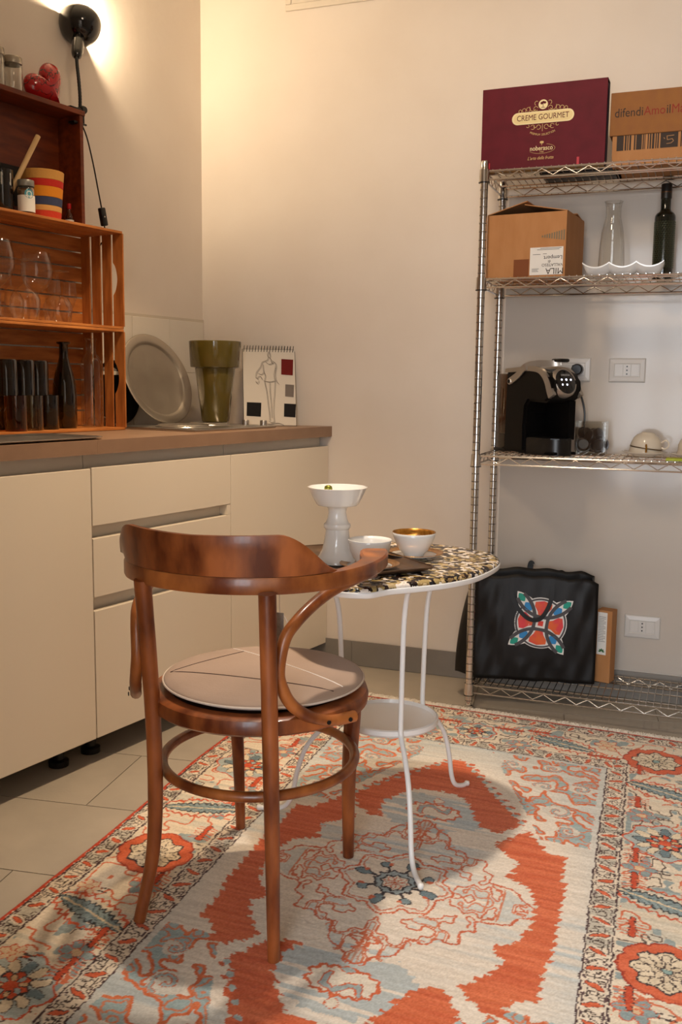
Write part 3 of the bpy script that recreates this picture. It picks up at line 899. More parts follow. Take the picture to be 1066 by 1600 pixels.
    def bar(cx, cy, L=.036, hor=False):
        a, b_ = ((cx - L, cy), (cx + L, cy)) if hor else ((cx, cy - L), (cx, cy + L))
        line([a, b_], .0078, rgb('#4a2c28')); line([a, b_], .0052, rgb('#c04a2a'))
        for q in np.linspace(-.9, .9, 6):
            for k2 in (-1, 1):
                o1 = (cx + q * L, cy + k2 * .006) if hor else (cx + k2 * .006, cy + q * L)
                o2 = (cx + q * L + .005, cy + k2 * .026) if hor else (cx + k2 * .026, cy + q * L + .005)
                line([o1, o2], .0018, rgb('#cf7350'))
    # vine tracery under the big motifs
    zone = (d > .07) & (d < .248)
    n4 = noise(.03, .03, 61); n5 = noise(.09, .09, 62); n6 = noise(.022, .022, 63)
    col[zone & contour(n4, .5, .0024) & (n5 > .45)] = rgb('#cf7350')
    col[zone & contour(n6, .5, .0018) & (n5 < .40)] = rgb('#5b4c44')
    col[zone & (n6 > .70) & (n5 < .55)] = rgb('#93a0a0')
    for sx in (-1, 1):
        X0 = sx * .558
        for i, y in enumerate((-.948, -.435, .10, .62, 1.0)):
            (rosA if i % 2 == 0 else rosB)(X0 * (.965 if i == 0 else 1), y)
        for (y, a) in ((-.735, .35), (-.145, .30), (.365, -.30), (.85, .35)):
            leafm(X0, y, (a if sx > 0 else PI - a))
        for y in (-.565, -.285, .235, .49, .75):
            flower(sx * .503, y, .034)
            flower(sx * .615, y + .05, .024, False)
        for y in (-.868, -.645, -.345, -.225, -.03, .205, .43, .54):
            bar(sx * .493, y, .030)
    for sy in (-1, 1):
        Y0 = sy * .975
        rosB(0, Y0, .062)
        for sx in (-1, 1):
            leafm(sx * .27, Y0, (.30 if sx > 0 else PI - .30))
            flower(sx * .145, sy * .915, .032); flower(sx * .40, sy * 1.015, .034, False)
            bar(sx * .10, sy * 1.03, .04, True); bar(sx * .39, sy * .92, .04, True); bar(sx * .19, sy * 1.045, .03, True)

    # wool variation
    v = (noise(.18, .006, 71) - .5)[..., None] * .07 + (rs.rand(ny, nx)[..., None] - .5) * .085 + (noise(.6, .4, 72) - .5)[..., None] * .05
    col[:] = np.clip(col + v, 0, 1)
    lincol = np.where(col <= .04045, col / 12.92, ((col + .055) / 1.055) ** 2.4)

    # ---- mesh (slightly skewed, as hand-made rugs are)
    pile = (noise(.006, .006, 81) - .5) * .0012 + (noise(.35, .3, 82) - .5) * .003
    wob = (noise(.3, .25, 83) - .5) * .012
    px = S0 + .045 * T0 + wob * np.clip((np.abs(S0) - .5) * 5, 0, 1)
    py = -T0 - .042 * S0
    z = .0085 + pile
    edge = np.zeros((ny, nx), bool); edge[0] = edge[-1] = True; edge[:, 0] = edge[:, -1] = True
    z[edge] = .0005
    V = np.stack([px, py, z], -1).reshape(-1, 3)
    idx = np.arange(ny * nx).reshape(ny, nx)
    F = np.stack([idx[1:, :-1], idx[1:, 1:], idx[:-1, 1:], idx[:-1, :-1]], -1).reshape(-1, 4)
    me = bpy.data.meshes.new('pile')
    me.vertices.add(len(V)); me.vertices.foreach_set('co', V.astype(np.float32).ravel())
    me.loops.add(F.size); me.loops.foreach_set('vertex_index', F.astype(np.int32).ravel())
    me.polygons.add(len(F)); me.polygons.foreach_set('loop_start', (np.arange(len(F)) * 4).astype(np.int32))
    me.update(calc_edges=True)
    me.polygons.foreach_set('use_smooth', np.ones(len(F), bool))
    ca = me.color_attributes.new('wool', 'FLOAT_COLOR', 'POINT')
    ca.data.foreach_set('color', np.concatenate([lincol.reshape(-1, 3), np.ones((len(V), 1))], 1).astype(np.float32).ravel())
    M = bpy.data.materials.new('rug_wool'); M.use_nodes = True
    nt = M.node_tree; b = nt.nodes['Principled BSDF']; b.inputs['Roughness'].default_value = .95; b.inputs['Specular IOR Level'].default_value = .1; b.inputs['Sheen Weight'].default_value = .15
    at = nt.nodes.new('ShaderNodeAttribute'); at.attribute_name = 'wool'
    nt.links.new(at.outputs['Color'], b.inputs['Base Color'])
    me.materials.append(M)
    root = thing('rug', 'faded red, cream and blue hand-knotted rug under the chair and table', 'rug', (1.297, -1.523, 0))
    o = bpy.data.objects.new('pile', me); C.objects.link(o); o.parent = root
    # fringe at the far and near ends
    rr = random.Random(3)
    for sy in (1, -1):
        gf = G()
        for i in range(1300):
            s_ = -HW + 2 * HW * (i + rr.random()) / 1300
            x0 = s_ + .045 * (-sy * HL); y0 = sy * HL - .042 * s_
            dx = rr.uniform(-.016, .016); L = rr.uniform(.026, .050); hz = rr.uniform(.004, .010)
            w2 = .0015
            p = [Vector((x0, y0 - sy * .003, .006)), Vector((x0 + dx * .5, y0 + sy * L * .5, hz)), Vector((x0 + dx, y0 + sy * L, .0015))]
            V_ = []
            for q in p:
                V_ += [q + Vector((-w2, 0, 0)), q + Vector((w2, 0, 0)), q + Vector((0, 0, w2 * 1.4))]
            gf.add(V_, [[0, 1, 4, 3], [1, 2, 5, 4], [2, 0, 3, 5], [3, 4, 7, 6], [4, 5, 8, 7], [5, 3, 6, 8]])
        fo = gf.build('fringe', mat('fringe_cotton', '#efe8dd', .95), root)
        fo['kind'] = 'stuff'
make_rug()

# ------------------------------------------------------------------ chrome wire shelving
SX0, SX1, SY0, SY1 = 1.1795, 2.085, -0.331, -0.040
t = thing('wire_shelving', 'chrome wire shelving unit with four tiers against the back wall', 'shelving', (SX0, SY0, 0))
os_ = (SX0, SY0, 0)
post_me = None; ring_me = None
for (x, y) in ((SX0, SY0), (SX0, SY1), (SX1, SY0), (SX1, SY1)):
    if post_me is None:
        prof = [(.0001, 0.0), (.0135, 0.0), (.0135, .012), (.0095, .014), (.0095, .022), (.0125, .024)]
        z = .030
        while z < 1.755:
            prof += [(.0125, z - .0016), (.0113, z - .0012), (.0113, z + .0012), (.0125, z + .0016)]
            z += .0254
        prof += [(.0125, 1.765), (.011, 1.769), (.0001, 1.770)]
        o = G().lathe(prof, (0, 0, 0), 14).build('post', chrome_m, t, smooth=True)
        post_me = o.data
    else:
        o = bpy.data.objects.new('post', post_me); C.objects.link(o); o.parent = t
    o.location = (x - SX0, y - SY0, 0)
    if ring_me is None:
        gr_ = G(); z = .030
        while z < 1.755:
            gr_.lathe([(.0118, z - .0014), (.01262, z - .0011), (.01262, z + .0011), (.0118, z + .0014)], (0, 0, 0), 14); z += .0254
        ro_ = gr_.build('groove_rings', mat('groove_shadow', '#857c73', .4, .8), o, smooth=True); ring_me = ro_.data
    else:
        ro_ = bpy.data.objects.new('groove_rings', ring_me); C.objects.link(ro_); ro_.parent = o
    ro_['kind'] = 'stuff'
def tier(zt):
    zb = zt - .0262
    g = G(os_)
    r = .0030
    x0, x1, y0, y1 = SX0 + .012, SX1 - .012, SY0, SY1
    for y in (y0, y1):
        g.tube([(x0, y, zt), (x1, y, zt)], r, 6); g.tube([(x0, y, zb), (x1, y, zb)], r, 6)
        n = int((x1 - x0 - .04) / .035)
        g.tube([(x0 + .025 + .035 * i, y, (zb + .003) if i % 2 else (zt - .003)) for i in range(n)], .0018, 5)
    for x in (SX0, SX1):
        g.tube([(x, y0 + .012, zt), (x, y1 - .012, zt)], r, 6); g.tube([(x, y0 + .012, zb), (x, y1 - .012, zb)], r, 6)
        n = int((y1 - y0 - .06) / .03)
        g.tube([(x, y0 + .03 + .03 * i, (zb + .003) if i % 2 else (zt - .003)) for i in range(n)], .0018, 5)
    f = g.build('tier_frame', chrome_m, t, smooth=True)
    g = G(os_)
    n = int((SX1 - SX0) / .0225)
    for i in range(1, n):
        x = SX0 + .0225 * i + .003
        g.tube([(x, y0 - .001, zt + .0035), (x, y1 + .001, zt + .0035)], .0014, 5)
    g.build('deck_wires', chrome_m, f, smooth=True)
    g = G(os_)
    for y in (y0 + .045, y0 + .145, y0 + .235):
        g.tube([(SX0 + .002, y, zt - .0012), (SX1 - .002, y, zt - .0012)], .0026, 6)
    g.build('support_wires', chrome_m, f, smooth=True)
    for (x, y) in ((SX0, SY0), (SX0, SY1), (SX1, SY0), (SX1, SY1)):
        G(os_).lathe([(.0128, zb - .007), (.0172, zb - .007), (.0158, zt + .005), (.0128, zt + .006)], (x, y, 0), 16).build('collar', chrome_m, f, smooth=True)
        G(os_).lathe([(.0128, zb - .0095), (.0178, zb - .0095), (.0178, zb - .0068), (.0128, zb - .0068)], (x, y, 0), 16).build('collar_ring', black_m, f, smooth=True)
TZ = (1.7385, 1.4095, .8500, .0830)
for z in TZ: tier(z)
D1, D2, D3, D4 = [z + .0052 for z in TZ]        # resting heights

# ------------------------------------------------------------------ top tier
red_m = mat('burgundy_board', '#5e0d1d', 0.6, col2='#560a19', scale=20, bump=.03, bscale=200, spec=.25)
cream_print = mat('cream_print', '#e5d3a0', .5); goldp = mat('gold_print', '#c9a868', .45)
rb = thing('gift_box', 'flat burgundy gift box with cream lettering standing upright on the top shelf', 'box', (1.158, -.292, D1), math.radians(-1.5))
G().box(0, .381, 0, .003, 0, .249, bev=.001).build('cover', red_m, rb)
G().box(0, .381, .052, .055, 0, .249, bev=.001).build('back_board', mat('dark_board', '#2a0d10', .6), rb)
G().box(0, .003, .003, .052, 0, .249).build('spine', red_m, rb)
G().box(.004, .374, .0035, .0515, .003, .246).build('tray', mat('kraft_inner', '#a98d5e', .8), rb)
G().box(.3745, .381, .046, .052, 0, .249).box(.376, .381, .003, .046, .246, .249).build('edge_flap', mat('dark_board'), rb)
FR = rot('X', 90)                                 # text plane x-z facing -y
def onbox(x, z, y=-.0004): return T(x, y, z) @ FR
def pill(l, h, n=10):
    P = []
    for i in range(n + 1):
        a = -PI / 2 + PI * i / n; P.append((l / 2 - h / 2 + h / 2 * math.cos(a), h / 2 * math.sin(a)))
    for i in range(n + 1):
        a = PI / 2 + PI * i / n; P.append((-l / 2 + h / 2 + h / 2 * math.cos(a), h / 2 * math.sin(a)))
    return P
def flat(name, P, M, mt, parent, th=.0003):
    return G().prism(P, 0, th, M).build(name, mt, parent)
def arcline(cx, cy, r, a0, a1, w, n=14):
    P = [(cx + (r + w) * math.cos(a), cy + (r + w) * math.sin(a)) for a in np.linspace(a0, a1, n)]
    P += [(cx + (r - w) * math.cos(a), cy + (r - w) * math.sin(a)) for a in np.linspace(a1, a0, n)]
    return P
bx, bz = .190, .152
flat('banner', pill(.190, .036), onbox(bx, bz), cream_print, rb)
flat('banner_line', pill(.181, .029), onbox(bx, bz, -.0008), mat('cream_print2', '#dcc68c', .5), rb)
text('banner_lettering', 'CREME GOURMET', .0235, red_m, rb, onbox(bx, bz, -.0013), sx=.84)
flat('medal', pill(.0285, .0285, 14), onbox(bx, bz + .037), cream_print, rb)
g = G()
for (x, z, r) in ((-.004, .004, .0048), (.005, .005, .0042), (.0005, .0065, .004)):
    g.prism(pill(2 * r, 1.6 * r), 0, .0003, onbox(bx + x, bz + .037 + z, -.0007))
g.prism([(-.0008, -.009), (.0008, -.009), (.0008, .004), (-.0008, .004)], 0, .0003, onbox(bx, bz + .037, -.0007)).prism([(-.007, -.0095), (.007, -.0095), (.005, -.008), (-.005, -.008)], 0, .0003, onbox(bx, bz + .037, -.0007))
g.build('tree_mark', red_m, rb)
g = G()
for sx in (-1, 1):
    for (x, z, r, a0, a1) in ((.022, .026, .0065, -2.5, 3.0), (.031, .030, .010, -2.6, .4), (.045, .026, .006, -1, 4.6), (.058, .024, .0055, -1, 4), (.070, .022, .0045, -1, 4), (.020, .042, .006, -1.2, 2.2), (.012, -.029, .0065, .4, 5.4), (.030, -.028, .0065, .4, 5.4), (.022, -.024, .006, 3.4, 6.0), (.045, -.024, .004, 2, 6)):
        g.prism(arcline(sx * x, z, r, a0 if sx > 0 else PI - a0, a1 if sx > 0 else PI - a1, .00065), 0, .0003, onbox(bx, bz))
g.prism([(-.0007, -.042), (.0007, -.042), (.0007, -.02), (-.0007, -.02)], 0, .0003, onbox(bx, bz))
g.build('scrollwork', goldp, rb)
for i, ch in enumerate('PREMIUM SELECTION'):
    a = (i - 8) / 8.0
    text('motto_letter', ch, .0085, goldp, rb, onbox(bx + a * .036, bz - .052 + .008 * a * a) @ rot('Z', a * 24)) if ch != ' ' else None
text('maker_lettering', 'noberasco', .0195, cream_print, rb, onbox(bx - .001, bz - .092), sx=.86, bold=.0001)
text('maker_year', '1908', .0065, goldp, rb, onbox(bx, bz - .103))
g = G()
for (x, z, r, a0, a1) in ((0, -.092, .0, 0, 0),):
    P = [(.041 * math.cos(a), .0145 * math.sin(a)) for a in np.linspace(-2.7, 1.2, 40)]
    Pi = [(.0402 * math.cos(a), .0137 * math.sin(a)) for a in np.linspace(1.2, -2.7, 40)]
    g.prism(P + Pi, 0, .0003, onbox(bx, bz - .0935))
g.prism(pill(.012, .007), 0, .0003, onbox(bx, bz - .0745)).prism([(-.0007, -.005), (.0007, -.005), (.0007, .004), (-.0007, .004)], 0, .0003, onbox(bx, bz - .0785))
g.build('maker_oval', goldp, rb)
text('slogan', "L'arte della frutta", .0135, goldp, rb, onbox(bx - .003, bz - .121), shear=.35, sx=.85)
for x in (.022, .298):
    G().box(x, x + .008, -.0018, -.0006, .002, .026, bev=.0005).build('ribbon_tab', mat('red_ribbon', '#b0162c', .35), rb)

kraft_m = mat('cardboard', '#ad7747', 0.8, col2='#b47f4f', scale=30, stretch=(1, 1, .3), bump=.04, bscale=120)
kraftd_m = mat('cardboard_dark', '#8c5a30', 0.8, col2='#93602f', scale=30)
ink = mat('brown_ink', '#33241a', .7); inkr = mat('red_ink', '#8a2a14', .7)
bb_ = thing('lidded_carton', 'brown cardboard carton with overhanging lid and barcode beside the burgundy box', 'box', (1.546, -.262, D1), math.radians(-1))
G().box(.009, .345, .005, .205, 0, .10, bev=.001).build('base', kraft_m, bb_)
G().box(0, .355, 0, .212, .088, .213, bev=.0015).build('lid', kraftd_m, bb_)
cx_ = .012
for (w_s, m_s) in (('difendi', ink), ('Amo', inkr), ('il', ink), ('Made', inkr)):
    o = text('lid_lettering', w_s, .0365, m_s, bb_, onbox(cx_, .152), align='LEFT', sx=.86)
    cx_ = max(v.co.x for v in o.data.vertices) + .0025
g = G()
for (x, w2) in ((.022, .020), (.0455, .005), (.053, .003), (.0590, .005), (.0725, .004), (.079, .016), (.098, .003), (.103, .002), (.112, .003), (.118, .004), (.125, .006), (.1345, .003), (.140, .004), (.1485, .050), (.206, .003), (.212, .006), (.222, .012)):
    g.box(x, x + w2, .0043, .0049, .044, .0875)
g.build('barcode', ink, bb_)
for (a, b) in (((.158, .073), (.161, .069)), ((.166, .077), (.187, .078)), ((.167, .077), (.168, .066)), ((.168, .066), (.182, .068)), ((.182, .068), (.186, .062)), ((.186, .062), (.179, .056)), ((.179, .056), (.166, .055))):
    G().tube([(a[0], .0040, a[1]), (b[0], .0040, b[1])], .0010, 5).build('scribbled_five', mat('pencil_tan', '#b98a5c', .7), bb_)
o = G().box(1.33, 1.575, -.215, -.07, D1, D1 + .006, bev=.002).build('baking_sheet', black_m)
tag(o, 'flat black sheet lying on the top shelf behind the burgundy box', 'tray')

# ------------------------------------------------------------------ second tier
cb = thing('open_carton', 'open-flapped brown cardboard carton with white shipping label on the second shelf', 'box', (1.183, -.284, D2), math.radians(-6))
W3, Dp, H3 = .254, .235, .1965
g = G(); th = .003
g.box(0, W3, 0, th, 0, H3).box(0, W3, Dp - th, Dp, 0, H3).box(0, th, th, Dp - th, 0, H3).box(W3 - th, W3, th, Dp - th, 0, H3).box(th, W3 - th, th, Dp - th, 0, th)
g.build('body', kraft_m, cb)
def flapm(P0, P1, P2, P3, name):
    a = [Vector(p) for p in (P0, P1, P2, P3)]
    nrm = (a[1] - a[0]).cross(a[3] - a[0]).normalized() * .0025
    G().add(a + [p + nrm for p in a], [[3, 2, 1, 0], [4, 5, 6, 7], [0, 1, 5, 4], [1, 2, 6, 5], [2, 3, 7, 6], [3, 0, 4, 7]]).build(name, kraft_m, cb)
flapm((0, .002, H3), (0.128, .002, H3 + .036), (0.128, Dp - .002, H3 + .036), (0, Dp - .002, H3), 'flap')
flapm((.118, .004, H3 + .026), (W3, .004, H3), (W3, Dp - .004, H3), (.118, Dp - .004, H3 + .026), 'flap')
flapm((.003, Dp - .003, H3), (.003, Dp - .09, H3 + .012), (W3 - .003, Dp - .09, H3 + .012), (W3 - .003, Dp - .003, H3), 'flap')
flapm((.02, 0, .002), (.02, 0, .003), (.03, 0, .003), (.03, 0, .002), 'staple')
G().box(.143, .247, -.0012, -.0003, .006, .090).build('shipping_label', mat('label_paper', '#e3dfd8', .7), cb)
g = G(); random.seed(4)
LM = onbox(0, 0, -.0014)
text('label_lettering', 'MILA', .026, ink, cb, onbox(.222, .0175, -.0014) @ rot('Z', 180))
text('label_lettering', 'VALLATESO', .0125, ink, cb, onbox(.214, .036, -.0014) @ rot('Z', 180))
text('label_lettering', 'di', .0125, ink, cb, onbox(.205, .046, -.0014) @ rot('Z', 180))
text('label_lettering', 'Lempert', .017, ink, cb, onbox(.216, .058, -.0014) @ rot('Z', 180))
for k, (x0, x1, z) in enumerate(((.150, .171, .016), (.150, .168, .020), (.150, .172, .024), (.152, .176, .068), (.184, .196, .069), (.165, .235, .082), (.175, .242, .086))):
    g.box(x0, x1, -.0018, -.0013, z, z + .0016)
g.build('label_print', mat('grey_ink', '#7d7a76', .7), cb)
G().box(.091, .140, -.0010, -.0003, .003, .056).build('tape_patch', mat('brown_tape', '#7a421a', .4), cb)
for i in range(10):
    G().box(.178 + i * .0075, .182 + i * .0075, -.0009, -.0003, .120 - i * .0012, .126 + i * .0016).build('printed_stroke', mat('grey_green_ink', '#7a705a', .8), cb)

ca = thing('glass_carafe', 'clear glass carafe with flared lip on the second shelf', 'carafe', (1.556, -.125, D2))
G().lathe([(.0001, .0), (.036, 0), (.0405, .004), (.0415, .012), (.0408, .06), (.0385, .11), (.035, .150), (.030, .175), (.0255, .192), (.0240, .205), (.0240, .228), (.0262, .242), (.0295, .2485), (.0285, .2490), (.0255, .2440)], (0, 0, 0), 40).build('body', glass_m, ca, smooth=True)
oilg_m = mat('dark_green_glass', '#0f130d', .12, coat=.5)
bt = thing('oil_bottle', 'tall dark green bottle with gold scale pattern on the second shelf', 'bottle', (1.714, -.122, D2))
G().lathe([(.0001, 0), (.029, 0), (.0315, .003), (.0318, .19), (.031, .197), (.027, .204), (.019, .209), (.0158, .216), (.0155, .25), (.0001, .25)], (0, 0, 0), 36).build('body', oilg_m, bt, smooth=True)
G().lathe([(.0165, .249), (.0165, .292), (.0155, .294), (.0001, .294)], (0, 0, 0), 28).build('cap', mat('bottle_cap', '#171310', .4), bt, smooth=True)
G().lathe([(.0167, .2665), (.0168, .268), (.0167, .2695)], (0, 0, 0), 28).build('cap_ring', mat('copper_ring', '#5a3a1f', .4, .6), bt, smooth=True)
g = G()
for row in range(22):
    for c in range(24):
        a = 2 * PI * (c + .5 * (row % 2)) / 24; z = .035 + row * .0066
        P = []
        for k in range(5):
            b = -1.0 + 2.0 * k / 4
            aa = a + b * .09; zz = z + .004 * (1 - b * b)
            P.append((.0321 * math.cos(aa), .0321 * math.sin(aa), zz))
        g.tube(P, .00045, 3)
o = g.build('scale_pattern', mat('green_gold', '#4b5233', .5, .2), bt); o['kind'] = 'stuff'

ds = thing('scalloped_dish', 'white scalloped three-part dish at the front of the second shelf', 'dish', (1.488, -.315, D2))
rows = []; Ld, Wd = .238, .085
N = 60
for j in range(9):
    y = j / 8
    rows.append([])
    for i in range(N + 1):
        s = i / N
        peak = 1 - abs(math.sin(3 * PI * s)) ** .8
        rim = .024 + .015 * peak
        c = math.sin(PI * y) ** .6
        zb = .0035 + .010 * (1 - abs(math.sin(3 * PI * s))) ** 2
        e = min(1.0, min(s, 1 - s) / .06)
        floor_ = rim + (zb - rim) * c * (e ** .5)
        rows[-1].append(Vector((Ld * s, Wd * y, floor_)))
top = rows
botm = [[Vector((v.x, v.y, max(v.z - .004, .0003))) for v in r] for r in rows]
g = G(); g.grid(top[::-1]); g.grid(botm)
for a_, b_ in ((top[0], botm[0]), (top[-1], botm[-1])): g.grid([a_, b_])
g.grid([[r[0] for r in top], [r[0] for r in botm]]); g.grid([[r[-1] for r in top], [r[-1] for r in botm]])
g.build('dish', porc_m, ds, smooth=True)
G().box(.02, .218, .03, .055, 0.0, .002).build('foot', porc_m, ds)

# ------------------------------------------------------------------ third tier: coffee machine
silver_m = mat('silver_plastic', '#b0a79c', 0.3, .75)
cm = thing('coffee_machine', 'black and silver capsule coffee machine with lit buttons on the third shelf', 'coffee machine', (1.250, -.094, D3), math.radians(-40))
cm.scale = (1.0, 1, 1)
# local: x forward, y left, z up; width 0.13
hw = .062
prof = [(.028, .004), (.135, .004), (.132, .09), (.138, .155), (.150, .172), (.232, .168), (.256, .185), (.268, .212), (.264, .238), (.240, .262), (.205, .274), (.150, .276), (.034, .270)]
def xprism(P, y0, y1, bev=.006):
    bm = bmesh.new()
    v0 = [bm.verts.new((x, y0, z)) for x, z in P]; v1 = [bm.verts.new((x, y1, z)) for x, z in P]
    n = len(P)
    bm.faces.new(v0); bm.faces.new(v1[::-1])
    for i in range(n): bm.faces.new([v0[(i + 1) % n], v0[i], v1[i], v1[(i + 1) % n]])
    bmesh.ops.recalc_face_normals(bm, faces=bm.faces[:])
    if bev:
        ed = [e for e in bm.edges if abs(e.verts[0].co.y - e.verts[1].co.y) < 1e-6]
        bmesh.ops.bevel(bm, geom=ed, offset=bev, segments=2, affect='EDGES')
    bm.verts.index_update()
    V = [v.co.copy() for v in bm.verts]; F = [[v.index for v in f.verts] for f in bm.faces]; bm.free()
    return V, F
body_m = mat('machine_black', '#0a0807', 0.38, spec=.25)
V, F = xprism(prof, -hw, hw, .008)
obj('body', V, F, body_m, cm, smooth=True)
g = G(); g.box(.132, .262, -.050, .050, 0.002, .012, bev=.003).box(.128, .136, -.052, .052, .012, .17).box(.130, .245, .030, .056, .050, .175)
g.build('brew_bay', mat('bay_black', '#040303', .6, spec=.15), cm)
V = []; 
g = G(); P = [(.135 + .062 * 0, 0)]
pp = [(.10, -.052), (.215, -.052), (.245, -.045), (.266, -.025), (.273, 0), (.266, .025), (.245, .045), (.215, .052), (.10, .052)]
g.prism(pp, .0, .052); g.build('drip_tray', mat('tray_black', '#131110', .3), cm, smooth=True)
g = G(); g.prism([(x * .985 + .002, y * .96) for x, y in pp], .052, .055); g.build('drip_grille', black_m, cm)
# silver band running over the top and down round the head
band = spline([(.030, 0, .2725), (.09, 0, .2755), (.150, 0, .2785), (.195, 0, .274), (.222, 0, .258), (.240, 0, .235), (.252, 0, .208), (.262, 0, .190)], 6)
for sy in (-1, 1):
    P = [(p.x, sy * (hw + .0008 - .0055), p.z) for p in band]
    sc_ = [(1, 1 + 1.1 * i / (len(P) - 1)) for i in range(len(P))]
    G().sweep(P, [(-.0065, -.007), (.0065, -.007), (.0065, .005), (-.0065, .005)], (0, sy, .0001) if False else None, scales=sc_).build('silver_band', silver_m, cm, smooth=True)
G().box(.030, .150, -hw + .004, hw - .004, .2745, .2800, bev=.002).build('lid', silver_m, cm, smooth=True)
# control panel, tilted disc
PM = T(.262, -.006, .236) @ rot('Y', 70) @ Matrix.Diagonal((.86, .86, 1, 1))
o = G().lathe([(.0001, .004), (.040, .004), (.0445, .002), (.046, -.004), (.046, -.02)], (0, 0, 0), 40, M=PM).build('control_panel', blackg_m, cm, smooth=True)
G().lathe([(.0455, -.02), (.0465, .0005), (.0500, .001), (.0555, -.005), (.0560, -.022)], (0, 0, 0), 40, M=PM).build('panel_rim', silver_m, cm, smooth=True)
led = mat('button_light', '#e9ecff', 0.4, emit=3.0)
for (a, b) in ((-.006, .022), (-.006, 0), (-.006, -.022), (.013, 0.0), (.013, -.022)):
    G().lathe([(.0018, .0), (.0018, .0006), (.0040, .0006), (.0040, 0)] if (a, b) == (-.006, 0) else [(.0001, .0006), (.0036, .0006), (.0036, 0)], (0, 0, 0), 14, M=PM @ T(a, b, .0042)).build('button', led, o)
text('maker_lettering', 'LAVAZZA', .0095, mat('pale_print', '#b9b6b2', .5), o, PM @ T(-.024, 0, .0045) @ rot('Z', 90))
# lever
for sy in (-1,):
    P = spline([(.060, sy * (hw + .004), .236), (.10, sy * (hw + .004), .257), (.135, sy * (hw + .0035), .283), (.17, sy * (hw * .75), .293), (.215, sy * .02, .294), (.232, 0, .297)], 7)
    n_ = len(P)
    lv = G().sweep(P, [(-.0022, -.011), (.0022, -.011), (.0022, .011), (-.0022, .011)], (0, 0, 1), scales=[(1, 1.0 if i < n_ * .5 else 1.0 - .45 * (i / n_ - .5)) for i in range(n_)]).build('lever', silver_m, cm, smooth=True)
    G().lathe([(.0001, .0045), (.0085, .004), (.011, .001), (.0115, 0)], (0, 0, 0), 18, M=T(.060, sy * (hw + .0055), .236) @ rot('X', 90)).build('lever_pivot', silver_m, lv, smooth=True)
    G().lathe([(.0001, .0052), (.0062, .0050), (.0066, .004)], (0, 0, 0), 18, M=T(.060, sy * (hw + .0058), .236) @ rot('X', 90)).build('pivot_cap', black_m, lv, smooth=True)
    G().box(.205, .250, -.020, .020, .2975, .309, bev=.005).build('lever_grip', black_m, lv, smooth=True)
tank_m = thin_glass('smoked_tank', '#b7a598', .05, .8)
G().box(-.026, .026, -.052, .052, .006, .262, bev=.006).build('water_tank', tank_m, cm, smooth=True)
G().box(-.022, .022, -.048, .048, .010, .06, bev=.003).build('tank_base', mat('tank_base', '#3a2b24', .3), cm, smooth=True)
G().box(-.030, .03, -.055, .055, 0, .012, bev=.003).build('tank_foot', black_m, cm, smooth=True)

# wall sockets
plate_m = mat('socket_plate', '#cfcac4', 0.35)
def socket(x0, z0, label, W=.119, H=.080):
    s = thing('wall_socket', label, 'socket', (x0, -.004, z0), 0, 'white wall sockets on the back wall')
    g = G()
    def ring(i, y): return [Vector((i, y, i)), Vector((W - i, y, i)), Vector((W - i, y, H - i)), Vector((i, y, H - i))]
    g.grid([ring(0, 0), ring(.001, -.005), ring(.004, -.0075), ring(.017, -.0095), ring(.0195, -.0075)], closed_u=True)
    a = ring(.0195, -.0075); g.add(a, [[3, 2, 1, 0]])
    g.build('cover_plate', plate_m, s)
    for i in range(3):
        xx = .0215 + i * .0255
        o = G().box(xx, xx + .0247, -.0092, -.006, .0205, H - .0205, bev=.0008).build('blank_module' if i != 1 else 'outlet_module', plate_m, s)
        if i == 1:
            for dz in (-.0125, 0, .0125):
                G().lathe([(.0001, .0), (.0026, 0), (.0026, .001)], (0, 0, 0), 12, M=T(xx + .0123, -.0094, H / 2 + dz) @ rot('X', 90)).build('hole', black_m, o)
    return s
socket(1.647, .2185, 'white wall socket near the floor beside the black tote bag')
socket(1.554, 1.0925, 'white wall socket above the clear pod box, nothing plugged in')
socket(1.375, 1.094, 'white wall socket behind the coffee machine with black plug in it')
pg = thing('power_plug', 'round black plug with cable in the socket behind the coffee machine', 'plug', (1.452, -.014, 1.134))
G().lathe([(.0001, .036), (.015, .036), (.0185, .032), (.0195, .01), (.0195, 0)], (0, 0, 0), 24, M=rot('X', 90)).build('plug_body', black_m, pg, smooth=True)
G().tube(spline([(0, -.03, -.015), (.012, -.05, -.06), (.034, -.06, -.13), (.036, -.062, -.19), (.028, -.062, -.235), (.018, -.05, -.2835)], 8), .0032, 8).build('cable', black_m, pg, smooth=True)

# clear box of pods
acr_m = thin_glass('clear_acrylic', '#f0efec', .04, .6)
pb_ = thing('pod_box', 'clear open acrylic box holding coffee pods beside the coffee machine', 'container', (1.470, -.165, D3))
Wb, Db, Hb, tb = .098, .085, .108, .002
g = G(); g.box(0, Wb, 0, tb, 0, Hb).box(0, Wb, Db - tb, Db, 0, Hb).box(0, tb, tb, Db - tb, 0, Hb).box(Wb - tb, Wb, tb, Db - tb, 0, Hb).box(tb, Wb - tb, tb, Db - tb, 0, tb)
g.build('walls', acr_m, pb_)
pod_m = mat('coffee_pod', '#2a1c16', .35, col2='#3a281f', scale=40)
random.seed(11)
spots = [(.026, .026, .031, 80, 10), (.048, .030, .058, 75, -35), (.072, .028, .030, 85, 20), (.070, .036, .066, 60, 70), (.028, .060, .03, 85, 0), (.055, .060, .032, 80, 30), (.078, .062, .030, 82, 0), (.030, .050, .066, 70, 50)]
